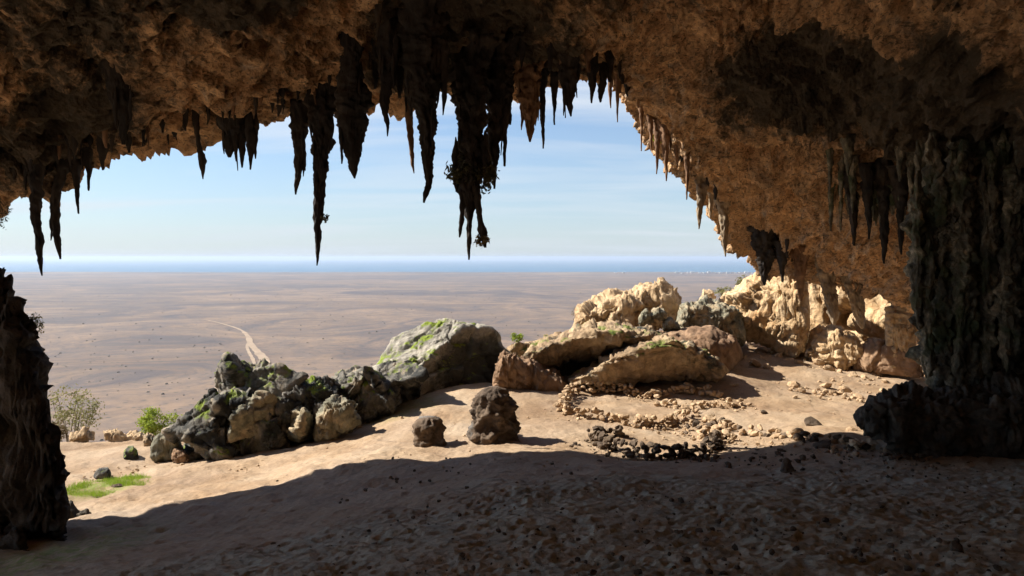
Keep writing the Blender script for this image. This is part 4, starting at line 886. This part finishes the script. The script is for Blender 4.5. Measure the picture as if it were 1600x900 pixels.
scatter('rubble', 420, pad([(1200, 570), (1240, 572), (1290, 576), (1320, 600), (1250, 608), (1360, 590), (1300, 612), (1330, 622), (1230, 558)], 0.55), 0.02, 0.11, M['stone_pale'], 'fine pale rubble scattered on the sand before the alcove', 'rubble')
scatter('ring_rubble', 420, pad([(900, 655), (960, 665), (1040, 670), (1100, 680), (1200, 690), (1300, 698), (1000, 620), (1100, 640), (1160, 640), (1350, 705)], 0.4), 0.02, 0.08, M['stone_pale'], 'pale rubble fallen around the stone rings', 'rubble')
scatter('dark_rubble', 300, pad([(950, 705), (1040, 722), (1100, 722), (1200, 712), (1300, 706), (1380, 712), (1450, 715)], 0.4), 0.02, 0.10, M['stone_dark'], 'dark rubble along the shadow edge', 'rubble')
scatter('left_gravel', 220, pad([(360, 735), (400, 725), (260, 730), (180, 738), (330, 728)], 0.5), 0.015, 0.07, M['stone_pale'], 'gravel on the sand below the left outcrop', 'gravel')

# ------------------------------------------------------------------ plants
def foliage(name, centre, radii, n_leaf, size, mat, twigs=14, label=None, cat='shrub', group=None, stem=True, base=None, flat=0.0, clump=6):
    c = np.array(centre, float); base = np.array(base if base is not None else c - np.array([0, 0, radii[2]]), float)
    e = bpy.data.objects.new(name, None); COL.objects.link(e); e.location = [float(q) for q in base]
    if label: e['label'] = label
    e['category'] = cat
    if group: e['group'] = group
    cl = rng.normal(size=(clump * 3, 3)); cl /= np.linalg.norm(cl, axis=1)[:, None]; cl *= (rng.random((len(cl), 1)) ** 0.4) * 0.85
    cl = cl * np.array(radii)
    if flat: cl[:, 2] = np.abs(cl[:, 2]) * (1 - flat) + radii[2] * flat * 0.6
    V, Q = [], []
    for k in range(n_leaf):
        p = c + cl[k % len(cl)] + rng.normal(size=3) * np.array(radii) * 0.17
        a = rng.normal(size=3); a /= np.linalg.norm(a); b = np.cross(a, rng.normal(size=3)); b /= np.linalg.norm(b)
        s = size * rng.uniform(0.6, 1.3)
        V += [p - a * s, p + b * s * 0.38, p + a * s, p - b * s * 0.38]; Q.append([4 * k, 4 * k + 1, 4 * k + 2, 4 * k + 3])
    link('foliage', make_mesh('foliage', np.array(V) - base, np.array(Q), mat, smooth=False), parent=e)
    if stem:
        Vt, Qt = [], []
        for k in range(min(twigs, len(cl))):
            tip = c + cl[k]; mid = base * 0.5 + tip * 0.5 + rng.normal(size=3) * np.array(radii) * 0.15
            t = np.linspace(0, 1, 9)[:, None]; path = (1 - t) ** 2 * base + 2 * t * (1 - t) * mid + t ** 2 * tip
            r = np.linspace(1, 0.25, 9) * max(radii) * 0.028
            th = np.linspace(0, 2 * math.pi, 5, endpoint=False)
            G = path[:, None, :] + r[:, None, None] * np.stack([np.cos(th), np.sin(th), 0 * th], 1)[None]
            Qt.append(grid_quads(9, 5, True) + sum(len(q) for q in Vt)); Vt.append(G.reshape(-1, 3))
        link('stems', make_mesh('stems', np.concatenate(Vt) - base, np.concatenate(Qt), M['twig']), parent=e)
    return e
def shrub(px, py, d, wpx, hpx, n_leaf, size, mat, label, name='shrub', low=None, **kw):
    c = P(px, py, d); r = (wpx / 2 / F * d, wpx / 2.4 / F * d, hpx / 2 / F * d)
    b = np.array([c[0], c[1], zfloor(c[0], c[1])[0] - 0.1 if low is None else c[2] - low])
    return foliage(name, c, r, n_leaf, size, mat, label=label, base=b, **kw)
shrub(110, 640, 24.0, 84, 80, 1300, 0.055, M['leaf_olive'], 'feathery olive shrub beyond the left pillar', clump=7)
shrub(90, 672, 23.0, 40, 40, 700, 0.05, M['leaf_dry'], 'dry brown low shrub at the foot of the feathery olive shrub')
shrub(246, 660, 24.0, 62, 46, 2200, 0.05, M['leaf_bright'], 'pale green bushy shrub on the left rim')
shrub(300, 664, 24.0, 56, 34, 1300, 0.05, M['leaf_olive'], 'low olive shrub between the pale green shrub and the left outcrop')
shrub(806, 527, 24.6, 24, 17, 420, 0.04, M['leaf_bright'], 'tiny bright green shrub on the rim right of the mossy boulder', low=0.6)
blob('rim_rock', [(786, 552), (800, 538), (822, 533), (845, 540), (858, 552)], [(786, 572), (820, 580), (858, 572)], 24.9, 0.5, M['ledge'], amp=0.1, scale=0.6, nx=70, nt=50, label='pale broken rim rock right behind the mossy boulder', cat='rock')
shrub(903, 492, 30.0, 22, 26, 260, 0.04, M['leaf_dry'], 'tiny dry shrub left of the big tan boulder')
shrub(1132, 455, 30.5, 34, 16, 420, 0.05, M['leaf_olive'], 'low olive shrub on the rim left of the buttress')
shrub(1160, 440, 31.0, 26, 20, 380, 0.05, M['leaf_olive'], 'small olive shrub against the buttress top')
foliage('sprig', P(58, 508, 12.6), (0.14, 0.16, 0.24), 170, 0.03, M['leaf_olive'], label='thin leafy sprig growing from the left pillar', base=P(38, 520, 12.3), twigs=8)
foliage('leaf_tuft', P(508, 341, dl - 0.05), (0.09, 0.09, 0.11), 130, 0.035, M['leaf_dark'], label='dark leaf tuft on the side of the longest stalactite', base=P(500, 343, dl), cat='plant', twigs=5)
foliage('leaf_tuft', P(1043, 176, 20.3), (0.11, 0.1, 0.13), 130, 0.06, M['leaf_bright'], label='bright yellow-green leaf cluster on the right roof edge', base=P(1048, 178, 20.6), cat='plant', twigs=4)
foliage('leaf_tuft', P(1031, 216, 21.3), (0.16, 0.12, 0.17), 120, 0.05, M['leaf_bright'], label='yellow-green leaves among the stalactites of the right slope', base=P(1036, 206, 21.5), cat='plant', twigs=5)
foliage('hanging_fern', P(720, 266, db - 0.1), (0.30, 0.30, 0.36), 620, 0.06, M['leaf_dark'], label='dry fern fringe on the left side of the bushy stalactite', base=P(730, 255, db), cat='plant', twigs=14)
foliage('hanging_fern', P(756, 272, db - 0.1), (0.28, 0.30, 0.42), 620, 0.06, M['leaf_dark'], label='dry fern fringe on the right side of the bushy stalactite', base=P(742, 250, db), cat='plant', twigs=14)
foliage('hanging_fern', P(752, 376, db - 0.1), (0.16, 0.14, 0.16), 200, 0.05, M['leaf_dry'], label='dry leaf tuft at the lower right tip of the bushy stalactite', base=P(750, 365, db), cat='plant', twigs=8)
foliage('hanging_fern', P(6, 335, 14.6), (0.16, 0.2, 0.3), 90, 0.035, M['leaf_dark'], label='thin hanging fern in the gap at the far left edge', base=P(-8, 305, 14.8), cat='plant', twigs=16)
# grass patch
V, Q = [], []
for k in range(7000):
    a = rng.uniform(0, 6.28); r_ = rng.random() ** 0.5
    x, y = gp[0] + math.cos(a) * r_ * 0.85, gp[1] + math.sin(a) * r_ * 1.05
    z = gp[2]
    h = rng.uniform(0.02, 0.13) * (0.4 + 0.8 * abs(math.sin(x * 3.1) * math.cos(y * 2.7))); b = rng.uniform(0, 6.28); w_ = 0.006; lx, ly = rng.normal() * 0.03, rng.normal() * 0.03
    q = np.array([x, y, z - 0.02]); dx = np.array([math.cos(b) * w_, math.sin(b) * w_, 0])
    V += [q - dx, q + dx, q + np.array([lx, ly, h + 0.06])]; Q.append([3 * k, 3 * k + 1, 3 * k + 2])
V = np.array(V); V[:, 2] += np.repeat(zfloor(V[::3, 0], V[::3, 1]), 3) - gp[2]
link('grass', make_mesh('grass', V, np.array(Q), M['grass'], smooth=False), kind='stuff', label='bright green grass patch on the sand by the left pillar', cat='grass')

# ------------------------------------------------------------------ haze over the plain
hz = bpy.data.materials.new('haze_air'); hz.use_nodes = True; hz.node_tree.nodes.clear()
ho = hz.node_tree.nodes.new('ShaderNodeOutputMaterial'); pv = hz.node_tree.nodes.new('ShaderNodeVolumePrincipled')
pv.inputs['Color'].default_value = (0.62, 0.74, 0.93, 1); pv.inputs['Density'].default_value = 7.0e-5; pv.inputs['Anisotropy'].default_value = 0.2
hz.node_tree.links.new(pv.outputs[0], ho.inputs['Volume'])
x0, x1, y0, y1, z0, z1 = -70000, 70000, -440, 50000, -130, 25
bv = np.array([[x0, y0, z0], [x1, y0, z0], [x1, y1, z0], [x0, y1, z0], [x0, y0, z1], [x1, y0, z1], [x1, y1, z1], [x0, y1, z1]], float)
bq = np.array([[0, 3, 2, 1], [4, 5, 6, 7], [0, 1, 5, 4], [1, 2, 6, 5], [2, 3, 7, 6], [3, 0, 4, 7]])
link('haze', make_mesh('haze', bv, bq, hz, smooth=False), kind='stuff', label='thin pale haze over the plain and sea', cat='haze')
